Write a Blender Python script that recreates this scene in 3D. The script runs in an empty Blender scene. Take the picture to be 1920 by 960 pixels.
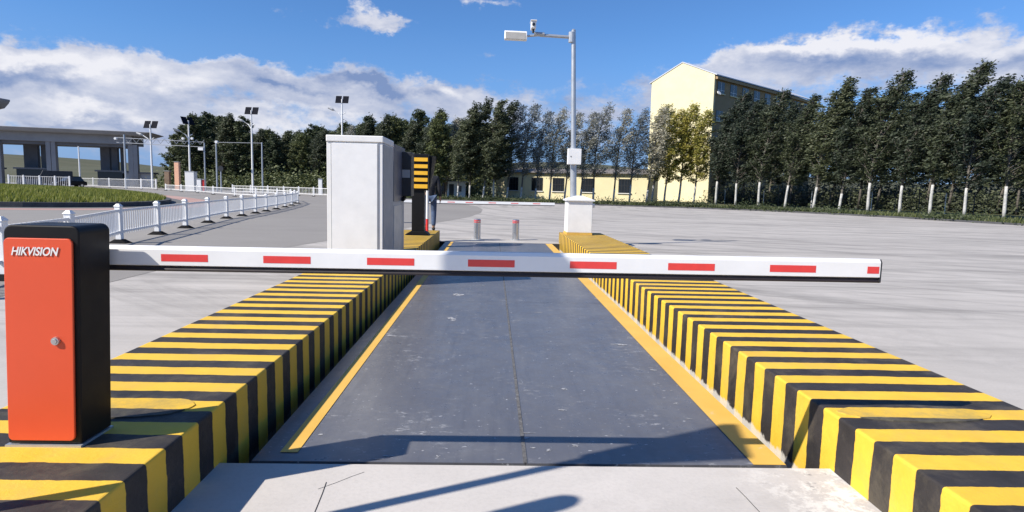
import bpy, bmesh, math, random
from mathutils import Vector, Matrix, Euler
from mathutils.geometry import tessellate_polygon
R = math.radians
random.seed(7)
scn = bpy.context.scene
col = scn.collection

# ------------------------------------------------------------------ camera
CAM_F, CAM_P, CAM_Y, CAM_R, CAM_H = 1150.0, .1093, .0337, .0245, 1.5
Fv = Vector((math.sin(CAM_Y)*math.cos(CAM_P), math.cos(CAM_Y)*math.cos(CAM_P), -math.sin(CAM_P)))
Rv = Vector((math.cos(CAM_Y), -math.sin(CAM_Y), 0)); Uv = Rv.cross(Fv)
R2 = Rv*math.cos(CAM_R)+Uv*math.sin(CAM_R); U2 = -Rv*math.sin(CAM_R)+Uv*math.cos(CAM_R)
cd = bpy.data.cameras.new('camera'); cam = bpy.data.objects.new('camera', cd); col.objects.link(cam)
cd.sensor_width = 36; cd.lens = CAM_F/1920*36; cd.clip_start = .05; cd.clip_end = 6000
m = Matrix((R2, U2, -Fv)).transposed().to_4x4(); m.translation = (0, 0, CAM_H); cam.matrix_world = m
scn.camera = cam
def ray(x, y): return Fv*CAM_F+R2*(x-960)+U2*(480-y)
def G(x, y, z=0.0):                      # survey: photograph point -> place on a level surface
    d = ray(x, y); t = (z-CAM_H)/d.z; p = d*t; return Vector((p.x, p.y, z))
def AT(x, y, Y):                         # survey: photograph point -> place at known distance
    d = ray(x, y); t = Y/d.y; p = d*t; return Vector((p.x, p.y, p.z+CAM_H))

# ------------------------------------------------------------------ light
SUNV = Vector((-1.03, -.50, 1.0)).normalized()
sun_el = math.asin(SUNV.z)
sd = bpy.data.lights.new('sun', 'SUN'); sd.energy = 5.0; sd.angle = R(.53); sd.color = (1, .935, .84)
so = bpy.data.objects.new('sun', sd); col.objects.link(so)
so.rotation_euler = SUNV.to_track_quat('Z', 'Y').to_euler(); so.location = (-20, -15, 30)
scn.view_settings.view_transform = 'Standard'; scn.view_settings.look = 'None'
scn.view_settings.exposure = 0.46; scn.view_settings.gamma = 1
scn.render.engine = 'CYCLES'

world = bpy.data.worlds.new('World'); scn.world = world; world.use_nodes = True
def world_nodes():
    nt = world.node_tree; N = nt.nodes; L = nt.links; N.clear()
    out = N.new('ShaderNodeOutputWorld'); bg = N.new('ShaderNodeBackground'); L.new(bg.outputs[0], out.inputs[0])
    bg.inputs[1].default_value = SKY_STRENGTH
    sky = N.new('ShaderNodeTexSky'); sky.sky_type = 'NISHITA'; sky.sun_disc = False
    sky.sun_elevation = sun_el; sky.sun_rotation = math.atan2(SUNV.x, SUNV.y); sky.altitude = 600
    sky.air_density = 1.0; sky.dust_density = .4; sky.ozone_density = 3.0
    tc = N.new('ShaderNodeTexCoord'); sep = N.new('ShaderNodeSeparateXYZ'); L.new(tc.outputs['Generated'], sep.inputs[0])
    def M(op, a, b=None, c=None):
        n = N.new('ShaderNodeMath'); n.operation = op
        for i, v in enumerate((a, b, c)):
            if v is None: continue
            if isinstance(v, (int, float)): n.inputs[i].default_value = v
            else: L.new(v, n.inputs[i])
        return n.outputs[0]
    az = M('ARCTAN2', sep.outputs[0], sep.outputs[1]); el = M('ARCSINE', sep.outputs[2])
    def noise(sx, sy, scale, det, off, rough=.55, dist=0):
        cb = N.new('ShaderNodeCombineXYZ'); L.new(M('MULTIPLY', az, sx), cb.inputs[0]); L.new(M('MULTIPLY', el, sy), cb.inputs[1])
        cb.inputs[2].default_value = off
        n = N.new('ShaderNodeTexNoise'); L.new(cb.outputs[0], n.inputs['Vector']); n.inputs['Scale'].default_value = scale
        n.inputs['Detail'].default_value = det; n.inputs['Roughness'].default_value = rough; n.inputs['Distortion'].default_value = dist
        return n.outputs[0]
    n1 = noise(1, 1.9, 7.5, 12, 3.1, .66, .12); n2 = noise(1, 2.6, 3.0, 5, 8.3); n3 = noise(1, 2.2, 9, 9, 1.7, .62, .15)
    n4 = noise(1, 1.4, 22, 8, 5.2, .68, .1)
    wa = noise(1, 1.5, 5, 5, 12.3, .6); wb = noise(1, 1.5, 6, 6, 21.9, .65)
    wc = noise(1, 1.3, 26, 6, 31.7, .6)
    azw = M('ADD', az, M('MULTIPLY', M('SUBTRACT', wa, .5), .26)); elw = M('ADD', el, M('ADD', M('MULTIPLY', M('SUBTRACT', wb, .5), .11), M('MULTIPLY', M('SUBTRACT', wc, .5), .03)))
    def blob(px, py, rx, ry, amp, flat=None):
        d = ray(px, py).normalized(); a0 = math.atan2(d.x, d.y); e0 = math.asin(d.z)
        u = M('MULTIPLY', M('SUBTRACT', azw, a0), CAM_F/rx); v = M('MULTIPLY', M('SUBTRACT', elw, e0), CAM_F/ry)
        s = M('ADD', M('MULTIPLY', u, u), M('MULTIPLY', v, v))
        return M('MULTIPLY', M('EXPONENT', M('MULTIPLY', s, -1)), amp)
    def total(bl):
        t = None
        for b in bl:
            v = blob(*b); t = v if t is None else M('ADD', t, v)
        return t
    # cumulus, and veil of haze cloud lower down
    cum = total([(705, 38, 72, 24, .66), (762, 46, 40, 11, .34), (930, 6, 70, 15, .55), (935, 113, 75, 10, .36), (500, 38, 60, 9, .24), (560, 30, 60, 6, .18), (410, 150, 330, 40, .40), (190, 205, 130, 40, .40),
                 (30, 120, 85, 26, .52), (60, 175, 150, 34, .46), (5, 75, 22, 16, .34), (330, 130, 160, 20, .3), (850, 178, 60, 18, .36), (650, 175, 260, 34, .36), (1690, 88, 120, 36, .52), (1540, 110, 110, 26, .42), (1780, 130, 220, 55, .42), (1350, 115, 120, 18, .34),
                 (1480, 150, 260, 40, .36), (1220, 150, 170, 16, .30), (1895, 120, 90, 60, .34), (560, 245, 900, 42, .40), (1120, 205, 420, 38, .46), (150, 210, 300, 70, .30), (240, 300, 700, 40, .10)])
    puff = total([(45, 116, 85, 17, .75), (182, 214, 66, 17, .95), (300, 142, 110, 17, .5), (440, 122, 120, 9, .5), (190, 165, 40, 14, .5), (600, 140, 120, 10, .35), (705, 36, 80, 20, .6), (930, 2, 80, 14, .6), (1700, 78, 75, 20, .85), (1520, 96, 45, 11, .8),
                  (1610, 84, 60, 14, .6), (1870, 84, 60, 14, .5), (850, 176, 24, 11, .75), (590, 218, 160, 7, .4), (1220, 136, 190, 8, .35), (1800, 150, 60, 12, .35), (1330, 112, 90, 9, .5), (560, 240, 200, 8, .35), (100, 250, 60, 8, .25)])
    dens = M('ADD', M('MULTIPLY', M('SUBTRACT', n1, .5), 1.25), M('SUBTRACT', M('ADD', cum, M('MULTIPLY', M('SUBTRACT', n4, .5), .85)), .345))
    mask = N.new('ShaderNodeMapRange'); mask.interpolation_type = 'SMOOTHSTEP'; L.new(dens, mask.inputs[0])
    mask.inputs[1].default_value = -.04; mask.inputs[2].default_value = .34; mask.inputs[4].default_value = .93
    # grey undersides: where the shading noise is low
    grey = total([(75, 152, 110, 14, .55), (560, 178, 40, 7, .45), (690, 170, 75, 14, .75), (760, 182, 60, 8, .4), (1750, 128, 200, 16, .25), (1480, 130, 200, 10, .2), (740, 54, 50, 6, .2), (1060, 190, 90, 10, .2), (60, 200, 200, 50, .12), (180, 240, 90, 8, .3)])
    sh = M('ADD', M('MULTIPLY', M('SUBTRACT', n3, .5), -2.3), M('ADD', M('SUBTRACT', grey, puff), .46))
    shr = N.new('ShaderNodeMapRange'); L.new(sh, shr.inputs[0]); shr.inputs[1].default_value = -.25; shr.inputs[2].default_value = 1.0
    cc = N.new('ShaderNodeMixRGB'); L.new(shr.outputs[0], cc.inputs[0])
    cc.inputs[1].default_value = (9.6, 9.5, 9.9, 1); cc.inputs[2].default_value = (2.3, 3.2, 5.6, 1)
    tint = N.new('ShaderNodeMixRGB'); tint.blend_type = 'MULTIPLY'; tint.inputs[0].default_value = 1
    L.new(sky.outputs[0], tint.inputs[1]); tint.inputs[2].default_value = (.75, 1.14, 1.58, 1)
    veil = N.new('ShaderNodeMapRange'); veil.interpolation_type = 'SMOOTHSTEP'
    L.new(M('ADD', el, M('MULTIPLY', M('SUBTRACT', n2, .5), .12)), veil.inputs[0]); veil.inputs[1].default_value = .25; veil.inputs[2].default_value = .0; veil.inputs[3].default_value = 0; veil.inputs[4].default_value = .8
    mv = N.new('ShaderNodeMixRGB'); L.new(veil.outputs[0], mv.inputs[0]); L.new(tint.outputs[0], mv.inputs[1]); mv.inputs[2].default_value = (2.3, 3.7, 7.2, 1)
    mx = N.new('ShaderNodeMixRGB'); L.new(mask.outputs[0], mx.inputs[0]); L.new(mv.outputs[0], mx.inputs[1]); L.new(cc.outputs[0], mx.inputs[2])
    L.new(mx.outputs[0], bg.inputs[0])
SKY_STRENGTH = .069
world_nodes()

# ------------------------------------------------------------------ helpers
def tag(o, label=None, cat=None, group=None, kind=None):
    if label: o['label'] = label
    if cat: o['category'] = cat
    if group: o['group'] = group
    if kind: o['kind'] = kind
    return o
def empty(name, loc, label, cat, group=None, rz=0):
    o = bpy.data.objects.new(name, None); col.objects.link(o); o.location = loc; o.rotation_euler = (0, 0, rz)
    o.empty_display_size = .2
    return tag(o, label, cat, group)
def copy_tree(o, parent=None):
    c = o.copy(); col.objects.link(c); c.parent = parent
    for ch in [x for x in bpy.data.objects if x.parent == o]: copy_tree(ch, c)
    return c
class MB:
    def __init__(s): s.v = []; s.f = []
    def poly(s, pts):
        b = len(s.v); s.v += [tuple(p) for p in pts]; s.f.append(tuple(range(b, b+len(pts)))); return s
    def hexa(s, p):   # 8 points: bottom 4 ccw, top 4 ccw
        b = len(s.v); s.v += [tuple(q) for q in p]
        for f in ((3, 2, 1, 0), (4, 5, 6, 7), (0, 1, 5, 4), (1, 2, 6, 5), (2, 3, 7, 6), (3, 0, 4, 7)): s.f.append(tuple(b+i for i in f))
        return s
    def box(s, x0, y0, z0, x1, y1, z1, M=None):
        p = [(x0, y0, z0), (x1, y0, z0), (x1, y1, z0), (x0, y1, z0), (x0, y0, z1), (x1, y0, z1), (x1, y1, z1), (x0, y1, z1)]
        if M: p = [M @ Vector(q) for q in p]
        return s.hexa(p)
    def tube(s, pts, rad, n=8, cap=True):
        pts = [Vector(p) for p in pts]
        if not isinstance(rad, (list, tuple)): rad = [rad]*len(pts)
        b = len(s.v)
        for i, p in enumerate(pts):
            d = (pts[min(i+1, len(pts)-1)]-pts[max(i-1, 0)]).normalized()
            a = d.orthogonal().normalized() if abs(d.z) < .95 else Vector((1, 0, 0)); a = (a-d*a.dot(d)).normalized(); c = d.cross(a)
            for k in range(n):
                t = 2*math.pi*k/n; s.v.append(tuple(p+(a*math.cos(t)+c*math.sin(t))*rad[i]))
        for i in range(len(pts)-1):
            for k in range(n):
                k2 = (k+1) % n; s.f.append((b+i*n+k, b+i*n+k2, b+(i+1)*n+k2, b+(i+1)*n+k))
        if cap:
            s.f.append(tuple(b+k for k in reversed(range(n)))); e = b+(len(pts)-1)*n; s.f.append(tuple(e+k for k in range(n)))
        return s
    def prism(s, prof, y0, y1, M=None):   # profile in xz, extruded along y
        n = len(prof); b = len(s.v)
        P = [(x, y0, z) for x, z in prof]+[(x, y1, z) for x, z in prof]
        if M: P = [tuple(M @ Vector(q)) for q in P]
        s.v += P
        s.f.append(tuple(b+i for i in range(n))); s.f.append(tuple(b+n+i for i in reversed(range(n))))
        for i in range(n):
            j = (i+1) % n; s.f.append((b+j, b+i, b+n+i, b+n+j))
        return s
    def build(s, name, mat, parent=None, smooth=False, bevel=0, seg=2, fix=True):
        me = bpy.data.meshes.new(name); me.from_pydata(s.v, [], s.f); me.update()
        if fix:
            bm = bmesh.new(); bm.from_mesh(me); bmesh.ops.recalc_face_normals(bm, faces=bm.faces); bm.to_mesh(me); bm.free()
        if smooth: me.shade_smooth()
        me.materials.append(mat)
        o = bpy.data.objects.new(name, me); col.objects.link(o); o.parent = parent
        if bevel:
            b = o.modifiers.new('bevel', 'BEVEL'); b.width = bevel; b.segments = seg; b.limit_method = 'ANGLE'
        return o
def rrect(x0, z0, x1, z1, r, n=6, corners=(1, 1, 1, 1)):
    pts = []
    for (cx, cz, a0, on) in ((x1-r, z0+r, -90, corners[0]), (x1-r, z1-r, 0, corners[1]), (x0+r, z1-r, 90, corners[2]), (x0+r, z0+r, 180, corners[3])):
        if not on:
            pts.append((x1 if cx > (x0+x1)/2 else x0, z1 if cz > (z0+z1)/2 else z0)); continue
        for k in range(n+1):
            a = R(a0+90*k/n); pts.append((cx+r*math.cos(a), cz+r*math.sin(a)))
    return pts
def sheet(name, outer, z, mat, hole=None, kind='structure'):
    loops = [[Vector((p[0], p[1], 0)) for p in outer]]
    if hole: loops.append([Vector((p[0], p[1], 0)) for p in hole])
    tri = tessellate_polygon(loops); v = [p for l in loops for p in l]
    mb = MB(); mb.v = [(p.x, p.y, z) for p in v]
    for t in tri:
        a, b, c = (v[i] for i in t)
        t = tuple(t) if (b-a).cross(c-a).z > 0 else tuple(reversed(t))
        mb.f.append(t)
    o = mb.build(name, mat, fix=False); 
    if kind: o['kind'] = kind
    return o

# ------------------------------------------------------------------ materials
class NT:
    def __init__(s, name):
        s.m = bpy.data.materials.new(name); s.m.use_nodes = True; s.t = s.m.node_tree; s.N = s.t.nodes; s.L = s.t.links
        s.b = s.N['Principled BSDF']; s.tc = s.N.new('ShaderNodeTexCoord')
    def M(s, op, a, b=None, c=None):
        n = s.N.new('ShaderNodeMath'); n.operation = op
        for i, v in enumerate((a, b, c)):
            if v is None: continue
            if isinstance(v, (int, float)): n.inputs[i].default_value = v
            else: s.L.new(v, n.inputs[i])
        return n.outputs[0]
    def pos(s, scale=(1, 1, 1), rot=(0, 0, 0), src='Object'):
        mp = s.N.new('ShaderNodeMapping'); s.L.new(s.tc.outputs[src], mp.inputs[0]); mp.inputs['Scale'].default_value = scale; mp.inputs['Rotation'].default_value = rot
        return mp.outputs[0]
    def noise(s, vec, scale, det=5, rough=.55, dist=0):
        n = s.N.new('ShaderNodeTexNoise'); s.L.new(vec, n.inputs['Vector']); n.inputs['Scale'].default_value = scale
        n.inputs['Detail'].default_value = det; n.inputs['Roughness'].default_value = rough; n.inputs['Distortion'].default_value = dist
        return n.outputs[0]
    def ramp(s, f, a, b, lo=0, hi=1):
        n = s.N.new('ShaderNodeMapRange'); s.L.new(f, n.inputs[0]); n.inputs[1].default_value = a; n.inputs[2].default_value = b
        n.inputs[3].default_value = lo; n.inputs[4].default_value = hi; return n.outputs[0]
    def mix(s, f, a, b, mode='MIX'):
        n = s.N.new('ShaderNodeMixRGB'); n.blend_type = mode
        for i, v in ((0, f), (1, a), (2, b)):
            if isinstance(v, (int, float)): n.inputs[i].default_value = v
            elif isinstance(v, tuple): n.inputs[i].default_value = v if len(v) == 4 else v+(1,)
            else: s.L.new(v, n.inputs[i])
        return n.outputs[0]
    def out(s, color=None, rough=None, bump=None, bs=.3, bd=.01, metal=0, spec=None):
        if color is not None:
            if isinstance(color, tuple): s.b.inputs['Base Color'].default_value = color+(1,)
            else: s.L.new(color, s.b.inputs['Base Color'])
        if rough is not None:
            if isinstance(rough, (int, float)): s.b.inputs['Roughness'].default_value = rough
            else: s.L.new(rough, s.b.inputs['Roughness'])
        s.b.inputs['Metallic'].default_value = metal
        if spec is not None: s.b.inputs['Specular IOR Level'].default_value = spec
        if bump is not None:
            n = s.N.new('ShaderNodeBump'); s.L.new(bump, n.inputs['Height']); n.inputs['Strength'].default_value = bs; n.inputs['Distance'].default_value = bd
            s.L.new(n.outputs[0], s.b.inputs['Normal'])
        return s.m
def paint(name, c, rough=.5, var=.12, scale=3, metal=0, bump=0):
    t = NT(name); v = t.pos()
    n = t.noise(v, scale, 6, .65); c2 = tuple(x*(1-var*2) for x in c)
    colr = t.mix(t.ramp(n, .35, .7), c2, c)
    return t.out(colr, t.ramp(t.noise(v, scale*2.3, 3), .3, .7, rough*.85, min(1, rough*1.15)), t.noise(v, scale*25, 3) if bump else None, bump, .002, metal)
M_white = paint('white_paint', (.84, .835, .82), .45, .05)
M_cream = paint('pale_grey_paint', (.80, .79, .765), .45, .04)
M_grey = paint('grey_metal', (.42, .43, .44), .45, .08)
M_galv = paint('galvanised_steel', (.50, .52, .54), .42, .08, 4, .55)
M_black = paint('black_paint', (.010, .010, .011), .48, .1)
M_dark = paint('dark_metal', (.03, .032, .038), .5, .15)
M_glass = paint('dark_glass', (.02, .024, .03), .12, .1)
M_rubber = paint('rubber', (.018, .012, .014), .6, .1)
M_red = paint('red_reflector', (.76, .055, .05), .35, .05, 20)
M_orange = paint('orange_enamel', (.74, .092, .032), .36, .03, 2)
M_yellowp = paint('amber_louvre', (.80, .43, .02), .35, .08)
M_panel = paint('solar_cells', (.008, .009, .016), .75, .1)
M_steel = paint('stainless_steel', (.62, .62, .62), .3, .05, 6, .9)
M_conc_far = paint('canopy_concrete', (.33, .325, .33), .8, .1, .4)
M_conc_dark = paint('canopy_concrete_shaded', (.17, .17, .18), .8, .1, .4)  # darker copy of the canopy concrete, shade under the roof put into it
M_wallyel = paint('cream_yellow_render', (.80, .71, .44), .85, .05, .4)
M_wallside = paint('shaded_side_render', (.36, .25, .13), .85, .08, .4)  # long side of the yellow block, its shade put into a darker colour
M_rooft = paint('pale_roof_sheet', (.58, .60, .64), .5, .1, .4)
M_brick = paint('brick_render', (.26, .18, .12), .85, .15, 1)
M_trunk = paint('bark', (.17, .15, .125), .9, .25, 5)
M_lime = paint('limewash', (.60, .59, .56), .9, .25, 6)
M_peach = paint('peach_cladding', (.85, .47, .30), .6, .05)
M_skin = paint('skin', (.36, .21, .14), .6, .05)
M_jeans = paint('denim', (.07, .11, .20), .85, .2, 12)
M_jacket = paint('dark_cloth', (.02, .022, .03), .85, .2, 12)
M_hair = paint('hair', (.012, .01, .01), .7, .1)
M_kerbgrey = paint('kerb_granite', (.085, .085, .09), .85, .2, 2)

def low_spec(m, v=.1):
    m.node_tree.nodes['Principled BSDF'].inputs['Specular IOR Level'].default_value = v; return m
low_spec(M_black, .2)
PER = .306
Y_PH = G(1343.6, 630.8, .312).y          # far edge of one black stripe
low_spec(M_panel)
M_foot = low_spec(paint('foot_rubber', (.012, .012, .013), .9, .1))
def stripe_mat(name, dirt=0.0, seed=0.0):
    t = NT(name); v = t.pos(); sep = t.N.new('ShaderNodeSeparateXYZ'); t.L.new(v, sep.inputs[0])
    wob = t.M('MULTIPLY', t.M('SUBTRACT', t.noise(v, 1.3, 3), .5), .05)
    wob2 = t.M('MULTIPLY', t.M('SUBTRACT', t.noise(v, 14, 4), .5), .02)
    y = t.M('ADD', sep.outputs[1], t.M('ADD', wob, wob2))
    fr = t.M('FRACT', t.M('DIVIDE', t.M('SUBTRACT', y, Y_PH-PER*.5-PER*8+seed), PER))     # 0..0.5 black
    isb = t.ramp(fr, .495, .508, 1, 0)
    n = t.noise(v, 5, 8, .7)
    yel = t.mix(t.ramp(n, .35, .7), (.74, .45, .045), (.84, .535, .058))
    blk = t.mix(t.ramp(t.noise(v, 3.3, 7, .7), .35, .75), (.028, .025, .024), (.058, .050, .047))
    c = t.mix(isb, yel, blk)
    # scuffs and dust specks
    sc = t.ramp(t.noise(t.pos((1, 3, 3)), 9, 9, .75), .66, .74, 0, .35)
    c = t.mix(sc, c, (.35, .31, .25))
    # flaked paint with bare lime along the foot of the wall
    z = sep.outputs[2]
    foot = t.M('ADD', t.ramp(z, FOOTZ, FOOTZ+.13, 1, 0), t.M('MULTIPLY', t.M('SUBTRACT', t.noise(v, 7, 8, .75), .5), 1.3))
    inn = t.M('MULTIPLY', t.ramp(foot, .62, .78), FOOTA)
    c = t.mix(inn, c, (.66, .63, .58))
    if dirt: c = t.mix(t.ramp(t.noise(v, 2.5, 8, .75), .45, .62, 0, dirt), c, (.16, .15, .1))
    # thin worn film of dust, and chips along the stripes
    c = t.mix(t.ramp(t.noise(v, 1.7, 9, .75, .3), .5, .72, 0, .28), c, (.33, .27, .17))
    c = t.mix(t.ramp(t.noise(v, 26, 9, .8), .66, .69, 0, .7), c, (.42, .39, .34))
    return t.out(c, t.ramp(n, .3, .7, .5, .7), t.M('ADD', t.noise(v, 60, 6, .7), t.M('MULTIPLY', t.noise(v, 6, 4), 1.5)), .5, .005, 0, .22)
FOOTZ, FOOTA = -.19, .8
M_strR = stripe_mat('striped_paint')
FOOTA = .15
M_strL = stripe_mat('striped_paint_left', .12, -.012)
FOOTA = 0.0
M_strPatch = stripe_mat('striped_paint_rough', .5)

def ground_mat(name='yard_concrete', k=.87):
    t = NT(name); v = t.pos()
    big = t.noise(v, .09, 5, .6); mid = t.noise(v, 1.1, 8, .65); fine = t.noise(v, 40, 6, .7)
    c = t.mix(t.ramp(big, .3, .7), (.52, .49, .465), (.60, .57, .54))
    c = t.mix(t.ramp(mid, .3, .75, 0, .55), c, (.38, .36, .34))
    blot = t.ramp(t.noise(v, .35, 9, .75, .4), .52, .66, 0, .4); c = t.mix(blot, c, (.30, .285, .27))
    c = t.mix(t.ramp(fine, .45, .8, 0, .3), c, (.30, .285, .27))
    # tyre streaks: long smears along the turning direction
    s1 = t.noise(t.pos((.035, .9, 1), (0, 0, R(14))), 1.6, 7, .72, .6)
    s2 = t.noise(t.pos((.05, 1.6, 1), (0, 0, R(-9))), 1.3, 7, .7, .8)
    streak = t.M('ADD', t.ramp(s1, .48, .66, 0, .6), t.ramp(s2, .5, .68, 0, .45))
    sepx = t.N.new('ShaderNodeSeparateXYZ'); t.L.new(v, sepx.inputs[0])
    dx = t.M('SUBTRACT', sepx.outputs[0], 34); dy = t.M('SUBTRACT', sepx.outputs[1], 52)
    rr_ = t.M('SQRT', t.M('ADD', t.M('MULTIPLY', dx, dx), t.M('MULTIPLY', dy, dy))); th_ = t.M('ARCTAN2', dy, dx)
    cb = t.N.new('ShaderNodeCombineXYZ'); t.L.new(t.M('MULTIPLY', rr_, .75), cb.inputs[0]); t.L.new(t.M('MULTIPLY', th_, 2.2), cb.inputs[1])
    s3 = t.noise(cb.outputs[0], 1.5, 8, .7, .3)
    streak = t.M('ADD', streak, t.ramp(s3, .5, .64, 0, .6))
    away = t.ramp(sepx.outputs[1], 4.5, 9, .12, 1)
    streak = t.M('MULTIPLY', streak, away)
    c = t.mix(t.M('MINIMUM', streak, .62), c, (.21, .20, .19))
    # dried plaster spilt at the foot of the right island
    sp = t.M('MULTIPLY', t.ramp(sepx.outputs[0], 1.25, 1.85), t.M('MULTIPLY', t.ramp(sepx.outputs[1], 3.3, 3.1), t.ramp(sepx.outputs[0], 1.95, 1.93)))
    nn = t.noise(v, 6, 9, .75)
    c = t.mix(t.M('MULTIPLY', sp, t.ramp(nn, .48, .56)), c, (.72, .70, .66))
    c = t.mix(t.M('MULTIPLY', sp, t.ramp(t.noise(t.pos((1, 1.6, 1)), 7.3, 6, .7), .60, .66, 0, .8)), c, (.12, .115, .12))
    c = t.mix(1.0, c, (k, k*.985, k*.955), 'MULTIPLY')
    return t.out(c, .85, t.M('ADD', fine, t.M('MULTIPLY', mid, 2)), .25, .004)
M_yard = ground_mat()
M_apron = ground_mat('apron_concrete', 1.06)
def asphalt_mat(name, a, b):
    t = NT(name); v = t.pos()
    c = t.mix(t.ramp(t.noise(v, .15, 6, .65), .3, .7), a, b)
    c = t.mix(t.ramp(t.noise(v, 60, 4, .7), .4, .7, 0, .35), c, tuple(x*1.5 for x in b))
    c = t.mix(t.ramp(t.noise(t.pos((.06, 1, 1), (0, 0, R(60))), 1.2, 6, .7), .55, .7, 0, .3), c, tuple(x*.6 for x in a))
    return t.out(c, .85, t.noise(v, 90, 4, .7), .3, .005)
M_asph = asphalt_mat('asphalt', (.20, .185, .17), (.25, .235, .215))
M_strip = asphalt_mat('asphalt_patch', (.10, .10, .10), (.13, .13, .125))
M_seal = paint('tar_joint', (.03, .03, .03), .8, .2)
M_pink = asphalt_mat('pink_paving', (.34, .20, .17), (.40, .26, .22))
def field_mat():
    t = NT('field_grass'); v = t.pos()
    c = t.mix(t.ramp(t.noise(v, .02, 6, .6), .35, .65), (.075, .082, .028), (.13, .115, .055))
    c = t.mix(t.ramp(t.noise(v, 1.5, 6, .7), .4, .7, 0, .6), c, (.05, .065, .02))
    return t.out(c, .95)
M_field = field_mat()
def deck_mat():
    t = NT('painted_steel_deck'); v = t.pos()
    n = t.noise(v, .8, 7, .6); f = t.noise(v, 7, 9, .72)
    c = t.mix(t.ramp(n, .3, .7), (.098, .098, .108), (.135, .134, .142))
    c = t.mix(t.ramp(t.noise(t.pos((2.2, .5, 1)), 1.5, 8, .7), .5, .75, 0, .5), c, (.19, .185, .18))
    c = t.mix(t.ramp(t.noise(v, 2.2, 10, .78, .5), .5, .68, 0, .35), c, (.20, .195, .185))
    c = t.mix(t.ramp(t.noise(t.pos((6, .25, 1)), 2.0, 6, .7), .52, .7, 0, .3), c, (.06, .06, .068))
    # plaster smears and droppings, pattern of their own
    cl = t.ramp(t.noise(v, 1.3, 3), .50, .62)
    sp = t.M('MULTIPLY', t.ramp(t.noise(t.pos((1, 2.2, 1)), 8.5, 10, .8), .545, .66), cl)
    sp2 = t.ramp(t.noise(t.pos((1, 1.4, 1)), 23, 4, .55), .67, .70)
    c = t.mix(t.M('MAXIMUM', t.M('MULTIPLY', sp, .8), t.M('MULTIPLY', sp2, .75)), c, (.5, .5, .5))
    rg = t.M('ADD', t.ramp(f, .3, .7, .24, .42), t.M('MULTIPLY', sp, .3))
    return t.out(c, rg, t.M('ADD', t.noise(t.pos((1, .35, 1)), 2.0, 4), t.M('MULTIPLY', f, .1)), .10, .01, 0, .65)
M_deck = deck_mat()
def worn_yellow():
    t = NT('yellow_line'); v = t.pos()
    n = t.noise(v, 9, 9, .75)
    c = t.mix(t.ramp(t.noise(v, 2, 5), .3, .7), (.68, .40, .07), (.74, .46, .10))
    c = t.mix(t.ramp(n, .62, .7, 0, .6), c, (.6, .55, .45)); return t.out(c, .55)
M_yline = worn_yellow()
def leaf_mat(name, a, b, trans=.25):
    t = NT(name); g = t.N.new('ShaderNodeNewGeometry')
    oi = t.N.new('ShaderNodeObjectInfo'); c = t.mix(g.outputs['Random Per Island'], a, b)
    c = t.mix(1.0, c, t.mix(oi.outputs['Random'], (.72, .80, .85), (1.75, 1.60, 1.25)), 'MULTIPLY')
    t.out(c, .6)
    tr = t.N.new('ShaderNodeBsdfTranslucent'); t.L.new(c, tr.inputs[0]); mx = t.N.new('ShaderNodeMixShader'); mx.inputs[0].default_value = trans
    t.L.new(t.b.outputs[0], mx.inputs[1]); t.L.new(tr.outputs[0], mx.inputs[2]); t.L.new(mx.outputs[0], t.N['Material Output'].inputs[0])
    return t.m
M_leafD = leaf_mat('leaves_dark', (.018, .028, .017), (.076, .092, .053))
M_leafG = leaf_mat('leaves_grey', (.15, .16, .145), (.36, .36, .345))
M_leafY = leaf_mat('leaves_yellow_green', (.10, .12, .02), (.30, .27, .08))
M_leafM = leaf_mat('leaves_mid_green', (.03, .045, .02), (.10, .12, .055))
M_leafH = leaf_mat('hedge_leaves', (.025, .04, .012), (.09, .105, .035))
M_grass = leaf_mat('grass_blades', (.085, .12, .018), (.21, .22, .06), .35)
M_soil = paint('soil', (.06, .065, .025), .95, .2, 1)

# ================================================================== SETTING
DZ = 0.0
IZ = .312
XLI, XRI = -1.433, 1.897       # inner faces of the islands
XLO, XRO = -2.515, 3.08
PIT = (XLI-.3, 3.195, XRI+.3, 17.0)
XDL, XDR = -1.277, 1.672
hole = [(PIT[0], PIT[1]), (PIT[2], PIT[1]), (PIT[2], PIT[3]), (PIT[0], PIT[3])]
sheet('ground', [(-2500, -300), (2500, -300), (2500, 4000), (-2500, 4000)], -.03, M_field, hole)
yard = [(-220, -40), (70, -40), (52, 0), (40, 20), (33, 36), (30, 47), (25.5, 55.5), (18, 60.5), (9, 63.5), (-2, 67), (-13, 73), (-20, 84), (-32, 112), (-60, 150), (-220, 170)]
sheet('yard', yard, 0, M_yard, hole)
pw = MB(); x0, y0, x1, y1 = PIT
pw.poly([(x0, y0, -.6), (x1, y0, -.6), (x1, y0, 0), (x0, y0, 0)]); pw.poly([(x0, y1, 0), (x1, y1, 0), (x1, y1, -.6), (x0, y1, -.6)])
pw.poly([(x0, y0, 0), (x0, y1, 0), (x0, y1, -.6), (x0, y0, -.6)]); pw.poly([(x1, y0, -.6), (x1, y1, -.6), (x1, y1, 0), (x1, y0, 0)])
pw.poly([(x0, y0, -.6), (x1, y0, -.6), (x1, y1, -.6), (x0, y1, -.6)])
o = pw.build('pit', paint('shaded_pit_concrete', (.05, .048, .045), .9, .2), fix=False); o['kind'] = 'structure'  # darkness of the void is put into the pit's colour

sheet('apron', [(XLI, -8), (XRI, -8), (XRI, 3.19), (XLI, 3.19)], .002, M_apron)
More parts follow.
